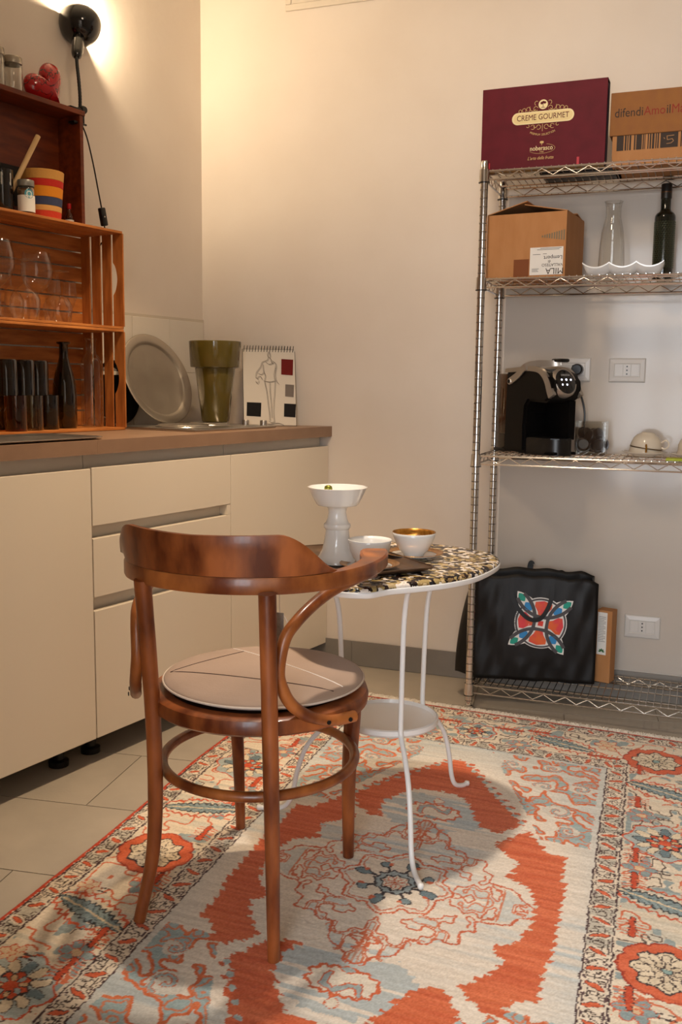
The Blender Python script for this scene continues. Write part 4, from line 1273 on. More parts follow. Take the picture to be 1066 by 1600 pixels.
for i, (x, y, z, tx, rz) in enumerate(spots):
    p_ = G().lathe([(.0001, .012), (.016, .012), (.0185, .010), (.0215, -.008), (.0260, -.0085), (.0262, -.010), (.0001, -.0105)], (0, 0, 0), 24).build('coffee_pod', pod_m, None, smooth=True)
    p_.location = (1.470 + x, -.165 + y, D3 + z + .001); p_.rotation_euler = (math.radians(tx), math.radians(20 * (i % 3 - 1)), math.radians(rz))
    tag(p_, 'dark coffee pod inside the clear acrylic box', 'coffee pod', 'coffee pods in the clear box')

# upturned cups
cream_m = mat('cream_porcelain', '#d8cab4', 0.18, coat=.4)
tip_m = mat('gilt_handle', '#b98a35', .25, .9)
cupprof = [(.0001, .046), (.018, .046), (.019, .050), (.022, .050), (.0225, .046), (.034, .041), (.044, .028), (.0495, .010), (.0510, .0), (.0500, .0), (.0485, .010), (.043, .027), (.033, .039), (.0001, .044)]
def handle(parent, ang, z0=.030, tilt=None, gilt=False):
    ca_, sa_ = math.cos(ang), math.sin(ang)
    P = spline([(.0455, 0, .024), (.058, 0, .034), (.068, 0, .028), (.070, 0, .016), (.061, 0, .007), (.0495, 0, .008)], 6)
    return G().tube([(p.x * ca_, p.x * sa_, p.z) for p in P], .0028, 8).build('handle', tip_m if gilt else cream_m, parent, smooth=True)
def cupstack(x, y, w1, w2, w3, a_low, a_up, tilt):
    saucer_ = thing('saucer', w1, 'saucer', (x, y, D3))
    G().lathe([(.0001, .003), (.03, .003), (.031, 0), (.036, 0), (.037, .003), (.055, .008), (.072, .015), (.071, .016), (.055, .0098), (.036, .005), (.0001, .005)], (0, 0, 0), 44).build('plate', cream_m, saucer_, smooth='all')
    c = thing('cup', w2, 'cup', (x, y, D3 + .0062))
    c.rotation_euler = (0, 0, 0)
    G().lathe(cupprof, (0, 0, .0), 44).build('bowl', cream_m, c, smooth='all'); handle(c, a_low, gilt=True)
    d = thing('cup', w3, 'cup', (x + .004, y, D3 + .0265))
    d.rotation_euler = (0, math.radians(tilt), 0)
    G().lathe(cupprof, (0, 0, .0), 44).build('bowl', cream_m, d, smooth='all'); handle(d, a_up)
    G().lathe([(.0508, -.0004), (.0515, .0012), (.0505, .003)], (0, 0, 0), 44).build('dark_rim', mat('dark_gilt', '#5a4426', .3, .6), d, smooth='all')
cupstack(1.690, -.135, 'cream saucer under the upturned cups near the clear pod box', 'lower upturned cream cup with gilt handle near the pod box', 'upper tilted upturned cream cup near the pod box', -1.45, -.25, 7)
cupstack(1.838, -.150, 'cream saucer under the upturned cups at the right edge of the shelf', 'lower upturned cream cup with gilt handle at the right edge', 'upper tilted upturned cream cup at the right edge', -2.0, -.6, -16)
o = G().box(1.762, 1.88, -.322, -.265, D3, D3 + .008, bev=.003).build('sponge_cloth', mat('lime_cloth', '#a9b23a', .9, col2='#b9bf4e', scale=60), smooth=True)
tag(o, 'lime green folded cloth at the front edge of the third shelf', 'cloth')

# ------------------------------------------------------------------ bottom tier: tote bag
bag_m = mat('black_nonwoven', '#0d0b0b', 0.5, bump=.5, bscale=9, spec=.4)
bg = thing('tote_bag', 'black tote bag with a round knot emblem on the bottom shelf', 'bag', (1.18, -.262, D4))
ux = Vector((.3935, .080, 0)).normalized(); nf = Vector((ux.y, -ux.x, 0))      # along the front, outward normal
BW = .400; BH = .358
def bagpt(s, z, off=0.0):
    bul = .012 * math.sin(PI * min(max(s, 0), 1)) * math.sin(PI * min(max(z / BH, 0), 1))
    wr = (.0034 * math.sin(s * 17 + z * 22) + .0022 * math.sin(s * 41 - z * 35)) * (1 if (s < .20 or s > .84 or z < .07) else .22)
    return ux * (BW * s) + nf * (bul + wr + off - .006 * z / BH) + Vector((0, 0, z))
NS, NZ = 36, 24
def toph(s): return BH - .004 * math.cos(s * 7) - .012 * (s > .9) * (s - .9) * 10 + .003 * math.sin(s * 23) + .004 * (abs(s - .72) < .02)
frontr = [[bagpt(i / NS, toph(i / NS) * j / NZ) for i in range(NS + 1)] for j in range(NZ + 1)]
dpt = .135
def gus(j):                                     # left gusset bulging outwards
    z = BH * j / NZ; f = j / NZ
    out = []
    for k in range(9):
        q = k / 8
        p = frontr[j][0].lerp(frontr[j][0] - nf * dpt, q)
        p = p - ux * (.075 * math.sin(PI * q) ** .8 * (.9 - .75 * f * f)) + Vector((0, 0, .01 * math.sin(q * 7)))
        p.z = max(p.z, .0005)
        out.append(p)
    return out
def gusr(j):
    f = j / NZ
    return [frontr[j][-1].lerp(frontr[j][-1] - nf * dpt, k / 8) - ux * (.012 * math.sin(PI * k / 8)) for k in range(9)]
rows = []
for j in range(NZ + 1):
    back = [p - nf * dpt for p in frontr[j]]
    L = gus(j); Rr = gusr(j)
    rows.append(frontr[j] + Rr[1:-1] + back[::-1] + L[::-1][1:-1])
g = G(); g.grid(rows, closed_u=True); g.add(rows[0], [list(range(len(rows[0])))[::-1]])
o = g.build('body', bag_m, bg, smooth='all')
md = o.modifiers.new('thick', 'SOLIDIFY'); md.thickness = .0012; md.offset = -1
# straps
def strap(pts, w=.012):
    G().sweep(spline(pts, 8), [(-w, -.0008), (w, -.0008), (w, .0008), (-w, .0008)], tuple(nf)).build('strap', bag_m, bg, smooth=True)
sv = lambda s, z, off: tuple(bagpt(s, z, off))
strap([sv(.30, .352, .003), sv(.295, .30, .004), sv(.33, .262, .006), sv(.40, .228, .007), sv(.47, .214, .007), sv(.54, .222, .007), sv(.60, .262, .006), sv(.625, .31, .004), sv(.62, .352, .003)], .007)
bk = [tuple(Vector(sv(s, z, 0)) - nf * dpt) for s, z in ((.45, .34), (.45, .362), (.455, .374), (.46, .378), (.462, .374))]
strap(bk, .010)
# emblem: interlaced knot printed on the front
def em(name, P, mt, lay):
    """flat print following the bag front; P in emblem units (metres from its centre)"""
    V = [bagpt((.215 + x) / BW, .203 + y, .0016 + lay * .0005) for x, y in P]
    c = sum(V, Vector()) / len(V)
    return obj(name, V, [list(range(len(V)))], mt, bg)
def ngon(r, n=48, cx=0, cy=0): return [(cx + r * math.cos(2 * PI * i / n), cy + r * math.sin(2 * PI * i / n)) for i in range(n)]
def band2(cx, cy, r, w, a0, a1, n=24):
    P = [(cx + (r + w) * math.cos(a), cy + (r + w) * math.sin(a)) for a in np.linspace(a0, a1, n)]
    return P + [(cx + (r - w) * math.cos(a), cy + (r - w) * math.sin(a)) for a in np.linspace(a1, a0, n)]
ewhite = mat('emblem_white', '#e6e4e0', .6); egrey = mat('emblem_grey', '#4a474a', .6)
eorange = mat('emblem_orange', '#e0632f', .6, col2='#dc4048', scale=26, lo=.4, hi=.6)
eblue = mat('emblem_blue', '#2f86c4', .6); egreen = mat('emblem_green', '#1f9a86', .6); ered = mat('emblem_red', '#dd4032', .6)
em('emblem_disc', ngon(.0865), ewhite, 0)
def vesica(l0, l1, w, ang, n=14):
    L = (l1 - l0) / 2; m0 = (l0 + l1) / 2
    P = [(m0 - L + 2 * L * i / n, w * math.sin(PI * i / n) ** .85) for i in range(n + 1)] + [(m0 + L - 2 * L * i / n, -w * math.sin(PI * i / n) ** .85) for i in range(1, n)]
    c, s = math.cos(ang), math.sin(ang)
    return [(x * c - y * s, x * s + y * c) for x, y in P]
E0 = math.radians(-8)
for q in range(4):
    a = PI / 4 + q * PI / 2 + E0
    em('emblem_petal', vesica(.0, .131, .0285, a), ewhite, 1)
for q in range(4):
    a = q * PI / 2 + E0
    P = [(.026, -.012), (.038, -.016), (.054, -.028), (.068, -.028), (.0755, 0), (.068, .028), (.054, .028), (.038, .016), (.026, .012)]
    c, s = math.cos(a), math.sin(a)
    em('emblem_field', [(x * c - y * s, x * s + y * c) for x, y in P], eorange, 2)
    b_ = PI / 4 + q * PI / 2 + E0
    em('emblem_drop', vesica(.052, .086, .0135, b_), eblue, 2)
    em('emblem_drop', vesica(.090, .123, .0115, b_), egreen, 2)
    # grey interlaced arcs
    cx, cy = .125 * math.cos(a), .125 * math.sin(a)
    em('emblem_arc', band2(cx, cy, .1045, .0058, a + PI - 1.02, a + PI + 1.02), egrey, 3)
    em('emblem_ring', band2(0, 0, .0805, .0028, a - .55, a + .55), egrey, 3)
em('emblem_core', [(x * .0155 * 1.4142, y * .0155 * 1.4142) for x, y in ((math.cos(PI / 4 + E0 + k * PI / 2), math.sin(PI / 4 + E0 + k * PI / 2)) for k in range(4))], ewhite, 4)
em('emblem_core', [(x * .0085 * 1.4142, y * .0085 * 1.4142) for x, y in ((math.cos(PI / 4 + E0 + k * PI / 2), math.sin(PI / 4 + E0 + k * PI / 2)) for k in range(4))], ered, 5)
for i, ch in enumerate('FIORELLA CIABOCO'):
    if ch == ' ': continue
    a = PI + E0 + .42 - i * .062 * 1.0 + .12
    a = PI + .50 - i * .0655
    r = .0845
    base = bagpt((.215 + r * math.cos(a)) / BW, .203 + r * math.sin(a), .0045)
    Mx = Matrix.Translation(base) @ Matrix((tuple(ux) , (0, 0, 1), tuple(nf))).transposed().to_4x4() @ rot('Z', math.degrees(a) - 90)
    text('emblem_letter', ch, .0095, egrey, bg, Mx)

lb = thing('slim_carton', 'slim upright brown cardboard carton with white label beside the tote bag', 'box', (1.566, -.14, D4), math.radians(-14))
G().box(0, .052, 0, .05, 0, .247, bev=.001).build('body', kraft_m, lb)
G().box(.004, .036, -.0008, -.0002, .095, .240).build('label', mat('label_paper', '#e3dfd8'), lb)
g = G()
for k in range(16):
    g.box(.008, .032 - .006 * (k % 3 == 1), -.0012, -.0008, .140 + k * .0056, .1415 + k * .0056)
g.build('label_print', mat('grey_ink', '#7d7a76'), lb)
g = G()
for k in range(5):
    a = PI * (k / 4); g.prism(vesica(.001, .011, .0026, a), 0, .0004, onbox(.021, .106, -.0008))
g.build('leaf_mark', mat('leaf_green', '#3c6b3f', .6), lb)

# ------------------------------------------------------------------ crates on the worktop
crate_m = mat('crate_pine', '#94541f', 0.55, col2='#cb8240', scale=9, stretch=(6, 1, 6), detail=6, lo=.3, hi=.75, bump=.1, bscale=50)
crate2_m = mat('crate_pine_end', '#90501f', 0.55, col2='#c0783a', scale=9, stretch=(6, 6, 1), detail=6, lo=.3, hi=.75, bump=.1, bscale=50)
dark_m = mat('old_crate_board', '#5e2409', 0.5, col2='#7d3510', scale=8, stretch=(6, 1, 6), detail=6, bump=.06, bscale=40)
WT = .917
def crate(label, uR, L, vB, D, z0, H):
    """open towards the room; origin at the right rear bottom corner, local y runs along the wall"""
    t = thing('wooden_crate', label, 'crate', K(uR, vB, z0), LW, 'slatted crates on the worktop')
    th = .005; tb = .008
    # top and bottom: three boards each along the wall
    nb = 3; wb = (D - .012) / nb
    for z in (0.0, H - tb):
        for i in range(nb):
            G().box(i * wb + .001 + (.012 if i == nb else 0), (i + 1) * wb - .004 + (.012 if i == nb - 1 else 0), -L, 0, z, z + tb, bev=.0012).build('slat', crate_m, t)
    # ends: four upright slats each with a hand hole by the opening
    ws = D / 4
    for y in (-th, -L):
        for i in range(4):
            x0 = i * ws + .0048; x1 = (i + 1) * ws - .0048
            if i < 3:
                G().box(x0, x1, y, y + th, tb, H - tb, bev=.0012).build('end_slat', crate2_m, t)
            else:
                P = [(x0, tb)]; zc = H * .52
                for k in range(11):
                    q = -1 + 2 * k / 10
                    P.append((x0 + .018 * max(0.0, math.cos(q * PI / 2)) ** .7, zc + q * .052))
                P += [(x0, H - tb), (x1 + .0048, H - tb), (x1 + .0048, tb)]
                M = Matrix(((1, 0, 0, 0), (0, 0, 1, 0), (0, 1, 0, 0), (0, 0, 0, 1)))
                G().prism(P[::-1], y, y + th, M).build('end_slat', crate2_m, t)
    # back: six boards with gaps
    nk = 6; hk = (H - 2 * tb) / nk
    for i in range(nk):
        G().box(0, .006, -L + .001, -.001, tb + i * hk + .002, tb + (i + 1) * hk - .003, bev=.001).build('back_slat', crate_m, t)
    return t
CR, CL, CD = -0.646, .56, .192
crate('slatted pine crate of dark tumblers and bottles standing on the worktop', CR, CL, .012, CD, WT + .001, .325)
crate('slatted pine crate of wine glasses stacked on the tumbler crate', CR, CL, .012, CD, WT + .327, .310)
ZI3 = WT + .001 + .0085; ZI2 = WT + .327 + .0085; ZTOP = WT + .327 + .3105
# top box: plain dark boards
tb_ = thing('wooden_box', 'dark solid board wooden box on top of the crates, open to the room', 'crate', K(-.722, .012, ZTOP), LW)
HB, DB, LB = .362, .102, .50
G().box(0, DB, -.014, 0, 0, HB - .0155, bev=.001).build('side_board', dark_m, tb_)
G().box(0, DB, -LB, -LB + .014, 0, HB - .0155, bev=.001).build('side_board', dark_m, tb_)
G().box(0, DB + .004, -LB - .004, .006, HB - .015, HB, bev=.0015).build('top_board', dark_m, tb_)
G().box(0, .006, -LB + .015, -.015, .002, HB - .016).build('back_board', dark_m, tb_)
G().box(.007, .010, -LB + .02, -.105, .05, .168).build('blackboard_strip', mat('slate_black', '#15110f', .7), tb_)
ZBOX = ZTOP + HB

def kt(name, label, cat, u, v, z, group=None):
    return thing(name, label, cat, K(u, v, z), LW, group)
# ---- wine glasses
def wine(label, u, v, H, rb, inverted, kind='wine_glass'):
    t = kt(kind, label, 'glass', u, v, ZI2, 'glasses in the upper slatted crate')
    stem = H * .42
    prof = [(.0001, 0), (rb * .80, 0), (rb * .82, .0012), (rb * .3, .004), (.0045, .009), (.0036, stem * .5), (.0042, stem - .006), (.012, stem + .002), (rb * .72, stem + H * .10), (rb * .97, stem + H * .22), (rb, stem + H * .30), (rb * .95, stem + H * .42), (rb * .84, H), (rb * .83, H + .0006)]
    if inverted: prof = [(r, H - z) for r, z in prof][::-1]
    G().lathe(prof, (0, 0, .0003), 36).build('bowl_and_stem', glass_m, t, smooth='all')
    return t
wine('large upright wine glass among the upturned glasses', -.925, .112, .206, .047, False)
wine('upturned wine glass closest to the end of the crate', -.838, .105, .160, .045, True)
wine('upturned wine glass at the front left of the crate', -1.005, .150, .175, .044, True)
wine('upright wine glass cut by the left edge of the photo', -1.086, .135, .222, .046, False)
wine('upturned wine glass behind the large upright one', -.985, .064, .170, .040, True)
wine('slim small liqueur glass in the rear corner of the crate', -.735, .050, .140, .022, False, 'liqueur_glass')
wine('slim liqueur glass beside the corner one at the back', -.790, .040, .140, .021, False, 'liqueur_glass')
# ---- lower crate: bottles and tumblers
smoke_m = thin_glass('smoked_glass', '#878a84')
amber_m = thin_glass('amber_glass', '#cf8c54')
green_m = thin_glass('olive_glass', '#7f7a42')
def bottle(name, label, u, v, m_, prof):
    t = kt(name, label, 'bottle', u, v, ZI3)
    G().lathe(prof, (0, 0, .0003), 40).build('body', m_, t, smooth='all')
    return t
bottle('glass_bottle', 'dark olive glass bottle with flanged lip in the lower crate', -.822, .108, green_m,
       [(.0001, 0), (.034, 0), (.0375, .003), (.038, .10), (.036, .135), (.029, .170), (.020, .200), (.0145, .222), (.0135, .262), (.0215, .265), (.0215, .270), (.0120, .271), (.0112, .262)])
bottle('glass_bottle', 'clear glass bottle with punted base at the end of the lower crate', -.716, .120, glass_m,
       [(.0001, 0.034), (.012, .030), (.020, .016), (.027, .001), (.0345, .002), (.0355, .006), (.0355, .195), (.033, .214), (.024, .228), (.0165, .236), (.0155, .250), (.0155, .278), (.0185, .281), (.0185, .286), (.0130, .286), (.0130, .280)])
def tumbler(label, u, v, z, m_, inverted=False, H=.104, r=.0325):
    t = kt('tumbler', label, 'glass', u, v, z, 'tumblers in the lower slatted crate')
    prof = [(.0001, 0), (r * .94, 0), (r, .004), (r, H), (r - .0015, H + .0006)]
    if inverted: prof = [(q, H - h) for q, h in prof][::-1]
    G().lathe(prof, (0, 0, .0003), 36).build('wall', m_, t, smooth=True)
tumbler('smoky dark tumbler in the bottom row beside the olive bottle', -.920, .140, ZI3, smoke_m)
tumbler('clear amber-tinted tumbler in the middle of the bottom row', -.995, .155, ZI3, thin_glass('pale_amber_glass', '#ecdfbe'))
tumbler('deep amber tumbler in the bottom row by the left edge', -1.065, .165, ZI3, amber_m)
tumbler('smoky tumbler stacked upturned nearest the olive bottle', -.945, .125, ZI3 + .1045, smoke_m, True)
tumbler('smoky tumbler stacked upturned in the middle of the upper row', -1.020, .150, ZI3 + .1045, smoke_m, True)
tumbler('smoky tumbler stacked upturned by the left edge of the photo', -1.092, .160, ZI3 + .1045, smoke_m, True)
tumbler('smoky dark tumbler at the back of the bottom row', -.935, .065, ZI3, smoke_m)
tumbler('smoky dark tumbler at the back left of the bottom row', -1.01, .075, ZI3, smoke_m)

# ---- things on top of the upper crate
pot = kt('striped_pot', 'woven-look pot with orange, red, yellow and blue stripes', 'pot', -.905, .124, ZTOP + .001)
segs = [('#c83a20', .0, .022), ('#d8a05a', .022, .038), ('#3a4260', .038, .062), ('#e08a1c', .062, .092), ('#c62a1c', .092, .112), ('#d9a052', .112, .140)]
for (c_, a, b) in segs:
    r0 = .052 + .012 * a / .14; r1 = .052 + .012 * b / .14
    pr_ = [(r0, a), (r0 + .0012, a + .001), (r1 + .0012, b - .001), (r1, b), (r1 - .004, b), (r0 - .004, a)]
    if a == 0: pr_ = [(.0001, 0)] + pr_[:-1] + [(r0 - .004, .004), (.0001, .004)]
    G().lathe(pr_, (0, 0, 0), 44).build('stripe', mat('stripe_' + c_[1:], c_, .85, col2=c_, bump=.35, bscale=70), pot, smooth=True)
jar = kt('spice_jar', 'small glass spice jar with grey lid and round blue label', 'jar', -1.007, .170, ZTOP + .001)
G().lathe([(.0001, 0), (.022, 0), (.0245, .003), (.0245, .068), (.022, .074), (.021, .076), (.019, .076), (.0225, .067), (.0225, .005), (.0001, .004)], (0, 0, 0), 32).build('glass', glass_m, jar, smooth=True)
G().lathe([(.0001, .005), (.022, .005), (.022, .064), (.0001, .066)], (0, 0, 0), 28).build('contents', mat('spice', '#8a6a50', .9, col2='#a07e62', scale=200), jar, smooth=True)
G().lathe([(.0235, .076), (.0240, .077), (.0240, .092), (.0230, .094), (.0001, .094)], (0, 0, 0), 32).build('lid', mat('grey_lid', '#8d8b85', .35, .5), jar, smooth=True)
def curved(r, a0, a1, z0, z1, n=12):
    return [[(r * math.cos(a), r * math.sin(a), z) for a in np.linspace(a0, a1, n)] for z in (z0, z1)]
g = G(); g.grid(curved(.0249, -2.0, .7, .004, .050)); g.build('label', mat('jar_label', '#e8e4dc', .6), jar, smooth=True)
def disc_on(r, ac, zc, rad, n=20):
    return [(r * math.cos(ac + rad / r * math.cos(2 * PI * i / n)), r * math.sin(ac + rad / r * math.cos(2 * PI * i / n)), zc + rad * math.sin(2 * PI * i / n)) for i in range(n)]
obj('label_roundel', disc_on(.0252, -.35, .054, .0135), [list(range(20))], mat('teal_print', '#4f97a8', .6), jar)
obj('label_roundel', disc_on(.0254, -.35, .054, .0085), [list(range(20))], mat('pale_teal_print', '#cfe0de', .6), jar)
obj('label_roundel', disc_on(.0256, -.35, .0535, .0052), [list(range(20))], mat('teal_print', '#4f97a8'), jar)
mini = kt('mini_bottle', 'miniature clear bottle with red cap beside the striped pot', 'bottle', -.757, .080, ZTOP + .001)
G().lathe([(.0001, 0), (.0125, 0), (.0138, .002), (.0138, .032), (.012, .040), (.0062, .050), (.0055, .064), (.0001, .064)], (0, 0, 0), 24).build('body', glass_m, mini, smooth=True)
G().lathe([(.0064, .060), (.0068, .061), (.0068, .075), (.0062, .0765), (.0001, .0765)], (0, 0, 0), 20).build('cap', mat('red_cap', '#b3141a', .4), mini, smooth=True)
g = G(); g.grid(curved(.0141, -1.9, .7, .006, .026)); g.build('label', mat('jar_label', '#e8e4dc'), mini, smooth=True)
G().lathe([(.0001, .003), (.012, .003), (.012, .03), (.0001, .03)], (0, 0, 0), 20).build('contents', thin_glass('pale_spirit', '#d8cbb0'), mini, smooth=True)
mug = kt('lettered_glass', 'black glass with a white letter N at the left edge', 'glass', -1.058, .130, ZTOP + .001)
G().lathe([(.0001, 0), (.029, 0), (.031, .003), (.031, .118), (.029, .118), (.0285, .006), (.0001, .006)], (0, 0, 0), 36).build('wall', mat('black_glass', '#14110f', .08, coat=.5), mug, smooth=True)
nm = text('letter_n', 'N', .05, mat('white_print', '#e8e6e2', .5), mug, Matrix.Identity(4))
for v_ in nm.data.vertices:
    a = -.30 + v_.co.x / .0314; v_.co = Vector((.0315 * math.cos(a), .0315 * math.sin(a), .088 + v_.co.y))
st = G().tube([(0, 0, 0), (.02, .02, .06), (.06, .10, .30)], .0085, 12).build('wooden_stick', mat('pale_wood', '#cfa873', .6, col2='#d9b683', scale=20, stretch=(1, 1, .2)), None, smooth=True)
tag(st, 'pale round wooden stick leaning out of the black glass', 'stick')
A = K(-1.066, .138, ZTOP + .010); B = K(-.938, .150, 1.790)
st.data.clear_geometry()
g = G(tuple(A)); g.tube([A, A.lerp(B, .5), B], .0078, 14)
st.data.from_pydata([tuple(v) for v in g.V], [], g.F); st.data.polygons.foreach_set('use_smooth', [True] * len(st.data.polygons)); st.location = A

# ---- on the top box: heart, jars, lamp
hr = kt('ceramic_heart', 'red glazed ceramic heart with black line drawings on the wooden box', 'ornament', -.812, .055, ZBOX + .001)
n = 64; cur = []
for i in range(n):
    a = 2 * PI * i / n
    x = 16 * math.sin(a) ** 3; y = 13 * math.cos(a) - 5 * math.cos(2 * a) - 2 * math.cos(3 * a) - math.cos(4 * a)
    cur.append((x / 34 * .150, (y + 2) / 34 * .150))
ang = math.radians(38); ca_, sa_ = math.cos(ang), math.sin(ang)
cur = [(x * ca_ - y * sa_, x * sa_ + y * ca_) for x, y in cur]
zmin = min(y for x, y in cur)
rows = []
for s_, y_ in ((.0, .031), (.3, .030), (.55, .0265), (.75, .021), (.9, .013), (.975, .006), (1.0, 0), (.975, -.006), (.9, -.013), (.75, -.021), (.55, -.0265), (.3, -.030), (.0, -.031)):
    rows.append([Vector((y_, x * max(s_, .002), y * max(s_, .002) - zmin)) for x, y in cur])
M = bpy.data.materials.new('red_glaze'); M.use_nodes = True; nt = M.node_tree; b = nt.nodes['Principled BSDF']; b.inputs['Roughness'].default_value = .12; b.inputs['Coat Weight'].default_value = .5
tc = nt.nodes.new('ShaderNodeTexCoord'); nz = nt.nodes.new('ShaderNodeTexNoise'); nz.inputs['Scale'].default_value = 38; nz.inputs['Detail'].default_value = 1.5
nt.links.new(tc.outputs['Object'], nz.inputs['Vector'])
m1 = nt.nodes.new('ShaderNodeMath'); m1.operation = 'SUBTRACT'; m1.inputs[1].default_value = .5; nt.links.new(nz.outputs['Fac'], m1.inputs[0])
m2 = nt.nodes.new('ShaderNodeMath'); m2.operation = 'ABSOLUTE'; nt.links.new(m1.outputs[0], m2.inputs[0])
cr = nt.nodes.new('ShaderNodeValToRGB'); cr.color_ramp.elements[0].position = .010; cr.color_ramp.elements[1].position = .020
cr.color_ramp.elements[0].color = (*lin('#200a08'), 1); cr.color_ramp.elements[1].color = (*lin('#b01216'), 1)
nt.links.new(m2.outputs[0], cr.inputs[0]); nt.links.new(cr.outputs[0], b.inputs['Base Color'])
g = G(); g.grid(rows, closed_u=True); g.build('body', M, hr, smooth='all')
hr.rotation_euler = (0, 0, LW + math.radians(-12))
def boxjar(label, u, v, R, H):
    j = kt('storage_jar', label, 'jar', u, v, ZBOX + .001, 'glass jars on the wooden box')
    G().lathe([(.0001, 0), (R * .93, 0), (R, .003), (R, H), (R * .9, H + .006), (R * .82, H + .006), (R * .93, H - .002), (R * .94, .005), (.0001, .005)], (0, 0, 0), 32).build('glass', glass_m, j, smooth=True)
    G().lathe([(R * .97, H + .003), (R, H + .004), (R, H + .021), (R * .96, H + .023), (.0001, H + .023)], (0, 0, 0), 32).build('lid', mat('tin_lid', '#a49c90', .3, .8), j, smooth=True)
boxjar('glass jar with tin lid next to the red heart', -.945, .055, .030, .082)
boxjar('glass jar with tin lid at the left edge of the photo', -1.010, .055, .030, .092)

lampb = blackg_m
cl = kt('clamp_lamp', 'black clamp lamp with gooseneck fixed to the wooden box', 'lamp', -.722, .09, ZBOX)
# clamp jaws, wing screw
g = G(); g.box(-.014, .018, -.045, .014, .0008, .009, bev=.003).box(-.012, .016, .008, .016, -.035, .006, bev=.003).box(-.012, .016, -.03, .016, -.040, -.032, bev=.003)
g.build('clamp', black_m, cl, smooth=True)
G().lathe([(.0001, .016), (.010, .016), (.013, .010), (.013, -.006), (.010, -.012), (.0001, -.012)], (0, 0, 0), 18, M=T(.004, .014, .008) @ rot('Y', 90)).build('joint', black_m, cl, smooth=True)
G().tube([(.004, .012, -.036), (.004, .012, -.012)], .0035, 8).build('screw', black_m, cl)
G().box(.001, .007, .014, .036, .012, .019, bev=.002).box(.001, .007, .010, .034, -.036, -.030, bev=.002).build('wing_nut', black_m, cl, smooth=True)
neck = spline([(.002, .010, .006), (.004, .009, .05), (.003, .006, .10), (.0, .004, .14), (-.002, .004, .168)], 10)
P = []; Rr = []
for i, p in enumerate(neck):
    P.append(p); Rr.append(.0052 if i % 2 else .0058)
G().tube(P, .0055, 10, rs=Rr).build('gooseneck', black_m, cl, smooth=True)
ax = Vector((-.34, .44, .83)).normalized()            # local axes: x out of the wall, y along it, z up
base = Vector((-.002, .004, .166))
Q = ax.to_track_quat('Z', 'Y').to_matrix().to_4x4()
HM = Matrix.Translation(base) @ Q
G().lathe([(.0001, -.002), (.008, -.001), (.0145, .006), (.0178, .020), (.0190, .085), (.018, .100)], (0, 0, 0), 24, M=HM).build('lamp_holder', lampb, cl, smooth=True)
dome = [(r, z + .036) for r, z in [(.016, .055), (.028, .058), (.043, .066), (.056, .080), (.064, .098), (.067, .118), (.0665, .128), (.0650, .128), (.0630, .100), (.054, .082), (.041, .069), (.026, .061), (.0150, .058)]]
sh = G().lathe(dome, (0, 0, 0), 44, M=HM).build('lamp_shade', lampb, cl, smooth='all')
bulb_m = mat('lit_bulb', '#ffd9a0', .4, emit=30)
bl_ = G().lathe([(r, z + .058) for r, z in [(.0001, .118), (.010, .116), (.0165, .107), (.0165, .098), (.010, .088), (.008, .078), (.008, .060)]], (0, 0, 0), 20, M=HM).build('bulb', bulb_m, cl, smooth='all')
bl_.visible_shadow = True
pl = bpy.data.lights.new('bulb_light', 'POINT'); pl.energy = 16.0; pl.color = (1.0, .79, .53); pl.shadow_soft_size = .012
plo = bpy.data.objects.new('bulb_light', pl); C.objects.link(plo); plo.parent = cl; plo.location = (HM @ Vector((0, 0, .190)))
# cord with inline switch hanging in front of the wall
pts = [(.004, .014, -.034), (.010, .030, -.075), (.012, .052, -.15), (.012, .072, -.23), (.012, .086, -.285)]
G().tube(spline(pts, 8), .0024, 7).build('cord', black_m, cl, smooth=True)
sw = G().box(-.0075, .0075, -.012, .012, -.029, .029, bev=.004, M=T(.012, .0905, -.308) @ rot('X', 13)).build('cord_switch', black_m, cl, smooth=True)
G().lathe([(.0001, .0015), (.002, .001), (.0022, 0)], (0, 0, 0), 10, M=T(.0195, .0905, -.308) @ rot('Y', 90)).build('switch_dot', mat('white_print', '#e8e6e2'), sw)
G().tube(spline([(.012, .096, -.335), (.008, .104, -.37), (-.03, .112, -.40), (-.070, .125, -.46), (-.078, .13, -.62)], 8), .0024, 7).build('cord', black_m, cl, smooth=True)

# ------------------------------------------------------------------ hob and things at the back of the worktop
hob = kt('hotplate_hob', 'steel electric hob set into the worktop beside the crates', 'hob', -.60, .10, WT)
G().box(0, .355, 0, .455, .0004, .0085, bev=.003).build('steel_plate', steel_m, hob, smooth=True)
for (x, y, R) in ((.20, .125, .088), (.16, .315, .072)):
    G().lathe([(R + .006, .0084), (R + .004, .0115), (R, .0125), (R - .004, .0170), (R - .012, .0180), (.02, .0180), (.018, .0165), (.0001, .0165)], (x, y, 0), 44).build('hotplate', mat('hotplate_lid', '#a8a29a', .28, .9), hob, smooth=True)
for (x, y) in ((.255, .405), (.320, .425)):
    G().lathe([(.013, .0083), (.0125, .024), (.0115, .026), (.0001, .026)], (x, y, 0), 24).build('knob', steel_m, hob, smooth=True)
# extra low tray at the left, mostly out of frame
o = thing('steel_tray', 'flat steel tray on the worktop in front of the crates', 'tray', K(-1.45, .30, WT + .0005), LW)
P1 = rr_(.13, .40, .0015, .05)
g = G(); g.grid([rr_(.105, .365, .0018, .04), rr_(.112, .372, .0015, .04), rr_(.130, .395, .0075, .05), rr_(.131, .397, .0068, .05), rr_(.112, .372, .0002, .04)], closed_u=True)
a = rr_(.105, .365, .0018, .04); g.add(a, [list(range(len(a)))]); a = rr_(.112, .372, .0002, .04); g.add(a, [list(range(len(a)))[::-1]])
g.build('dish', steel_m, o, smooth='all')
for v in o.children[0].data.vertices: v.co.x += .10

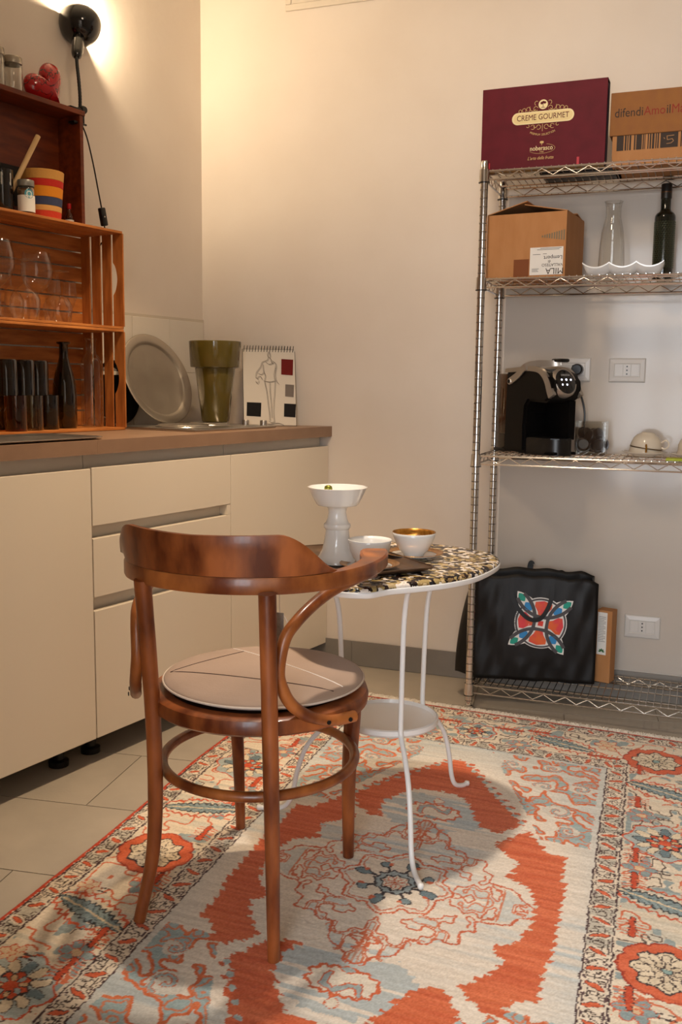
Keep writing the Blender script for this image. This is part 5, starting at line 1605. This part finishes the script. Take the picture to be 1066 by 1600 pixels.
# round steel platter leaning against the tiles
pt = kt('round_platter', 'round stainless steel platter leaning against the tiled wall', 'platter', -.365, .150, WT + .0090)
PR = .170
M = T(0, 0, 0) @ rot('Y', 90 - 20) @ T(-PR, 0, 0)
M = Matrix.Translation((-.002, 0, 0)) @ rot('Y', -21) @ Matrix.Translation((0, 0, PR)) @ rot('Y', 90)
G().lathe([(.0001, -.0035), (.130, -.0035), (.135, -.001), (.139, .003), (.145, .0045), (.166, .0075), (PR, .006), (PR - .001, .0045), (.166, .0055), (.145, .0028), (.140, .001), (.136, -.003), (.130, -.0055), (.0001, -.0055)], (0, 0, 0), 72, M=M).build('dish', mat('platter_steel', '#b3aa9d', .40, .95, rough2=.55, scale=8), pt, smooth='all')
# black frying pan behind
fp = kt('frying_pan', 'black frying pan leaning behind the platter beside the crate', 'pan', -.525, .062, WT + .0090)
M = rot('Y', -8) @ Matrix.Translation((-.030, 0, .112)) @ rot('Y', 90)
G().lathe([(.0001, 0), (.088, 0), (.094, .003), (.110, .030), (.112, .030), (.096, .000), (.090, -.003), (.0001, -.003)], (0, 0, 0), 48, M=M).build('pan', black_m, fp, smooth='all')
G().lathe([(.1105, .0285), (.1125, .0315), (.1135, .030), (.112, .028)], (0, 0, 0), 48, M=M).build('steel_rim', steel_m, fp, smooth='all')

# olive planter
pn = kt('olive_planter', 'tall glazed olive green planter with stepped collar on the hob', 'planter', -.252, .262, WT + .0186)
G().lathe([(.0001, 0), (.046, 0), (.049, .003), (.0725, .190), (.0755, .192), (.0865, .194), (.0885, .197), (.0935, .284), (.0920, .286), (.0885, .286), (.083, .20), (.066, .19), (.045, .008), (.0001, .008)], (0, 0, 0), 56).build('pot', mat('olive_glaze', '#55481a', 0.12, col2='#5d5120', scale=7, coat=.5), pn, smooth=True)

# sketchbook leaning in the corner
sk = thing('sketchbook', 'spiral sketchbook page with a fashion figure drawing leaning in the corner', 'sketchbook', (.348, -.118, WT + .0005), math.radians(30))
SM = rot('X', -15)
pap_m = mat('sketch_paper', '#d9d0c2', .8)
G().box(-.098, .098, .0008, .004, .002, .294, M=SM).build('page_block', pap_m, sk)
G().box(-.1, .1, .0042, .006, 0, .296, M=SM).build('cover', mat('sketch_cover', '#2a2624', .7), sk)
sp_m = mat('spiral_wire', '#2b2724', .35, .7)
for i in range(18):
    x = -.093 + i * .0109
    P = [(x + .0018 * math.sin(a), .003 + .0075 * math.cos(a), .297 + .0125 * math.sin(a)) for a in np.linspace(0, 2 * PI, 12, endpoint=False)]
    G().tube([SM @ Vector(p) for p in P], .0011, 5, closed=True).build('spiral_ring', sp_m, sk, smooth=True)
def onpage(P, name, mt, lay=0):
    V = [SM @ Vector((x, -.0002 - .0004 * lay, z)) for x, z in P]
    V2 = [SM @ Vector((x, .0006, z)) for x, z in P]
    n = len(P)
    obj(name, V + V2, [list(range(n))] + [[i, (i + 1) % n, n + (i + 1) % n, n + i] for i in range(n)], mt, sk)
for (x0, x1, z0, z1, c_, nm_) in ((.045, .092, .196, .258, '#6d1511', 'swatch'), (.058, .093, .112, .160, '#7a7068', 'swatch'), (-.088, -.032, .036, .090, '#100d0e', 'swatch'), (.052, .098, .034, .086, '#141112', 'swatch')):
    onpage([(x0, z0 + .002), (x1 - .003, z0 - .001), (x1, z1 - .002), (x0 + .002, z1)], nm_, mat('swatch_' + c_[1:], c_, .9, bump=.3, bscale=160), 1)
pen = mat('pencil', '#857a70', .9)
def stroke(pts, r=.0005):
    P = [SM @ Vector((x, -.0003, z)) for x, z in [tuple(q)[:2] for q in spline([(x, z, 0) for x, z in pts], 5)]]
    G().tube(P, r, 4).build('pencil_line', pen, sk)
fig = [[(.0, .285), (-.004, .270), (.002, .262), (.006, .270), (.002, .285)], [(-.002, .262), (-.006, .252), (-.024, .244), (-.032, .225), (-.046, .205), (-.050, .185), (-.042, .178)], [(.004, .262), (.010, .252), (.024, .242), (.028, .225), (.024, .200), (.026, .175), (.036, .160)],
       [(-.022, .236), (-.020, .210), (-.014, .190), (-.018, .172)], [(.026, .230), (.020, .205), (.019, .190), (.022, .172)], [(-.018, .172), (.002, .168), (.022, .172)], [(-.018, .172), (-.010, .130), (-.006, .090), (-.002, .050), (.0, .020)], [(.022, .172), (.020, .130), (.016, .090), (.014, .050), (.016, .018)],
       [(.002, .165), (.003, .120), (.006, .080), (.007, .030)], [(-.004, .018), (.006, .012), (.018, .016)], [(-.040, .200), (-.028, .196), (-.020, .204)], [(-.046, .180), (-.034, .190), (-.026, .176)], [(.008, .250), (.014, .240), (.020, .246)], [(-.012, .245), (.002, .236), (.016, .242)],
       [(-.03, .012), (0, .006), (.03, .010), (.05, .004)], [(-.050, .170), (-.044, .160), (-.038, .172)]]
for f in fig:
    stroke(f); stroke([(x + .0022, z - .002) for x, z in f], .0004); stroke([(x - .0026, z + .0012) for x, z in f], .0003)

# ------------------------------------------------------------------ ceiling spotlight fixtures (above the frame), the last one added for the wall fill
for (x, y, lab) in ((1.2, -1.28, 'small white ceiling spotlight above the table'), (.98, -1.15, 'small white ceiling spotlight aimed at the worktop'), (1.75, -2.75, 'small white ceiling fixture added for the back wall fill light')):
    s = thing('ceiling_spot', lab, 'ceiling light', (x, y, ZC))
    G().lathe([(.0001, 0), (.05, 0), (.05, -.02), (.0001, -.02)], (0, 0, 0), 28).build('rose', white_metal_m, s, smooth=True)
    G().lathe([(.0001, -.021), (.035, -.021), (.045, -.04), (.052, -.150), (.050, -.150), (.043, -.045), (.0001, -.030)], (0, 0, 0), 28).build('shade', white_metal_m, s, smooth=True)
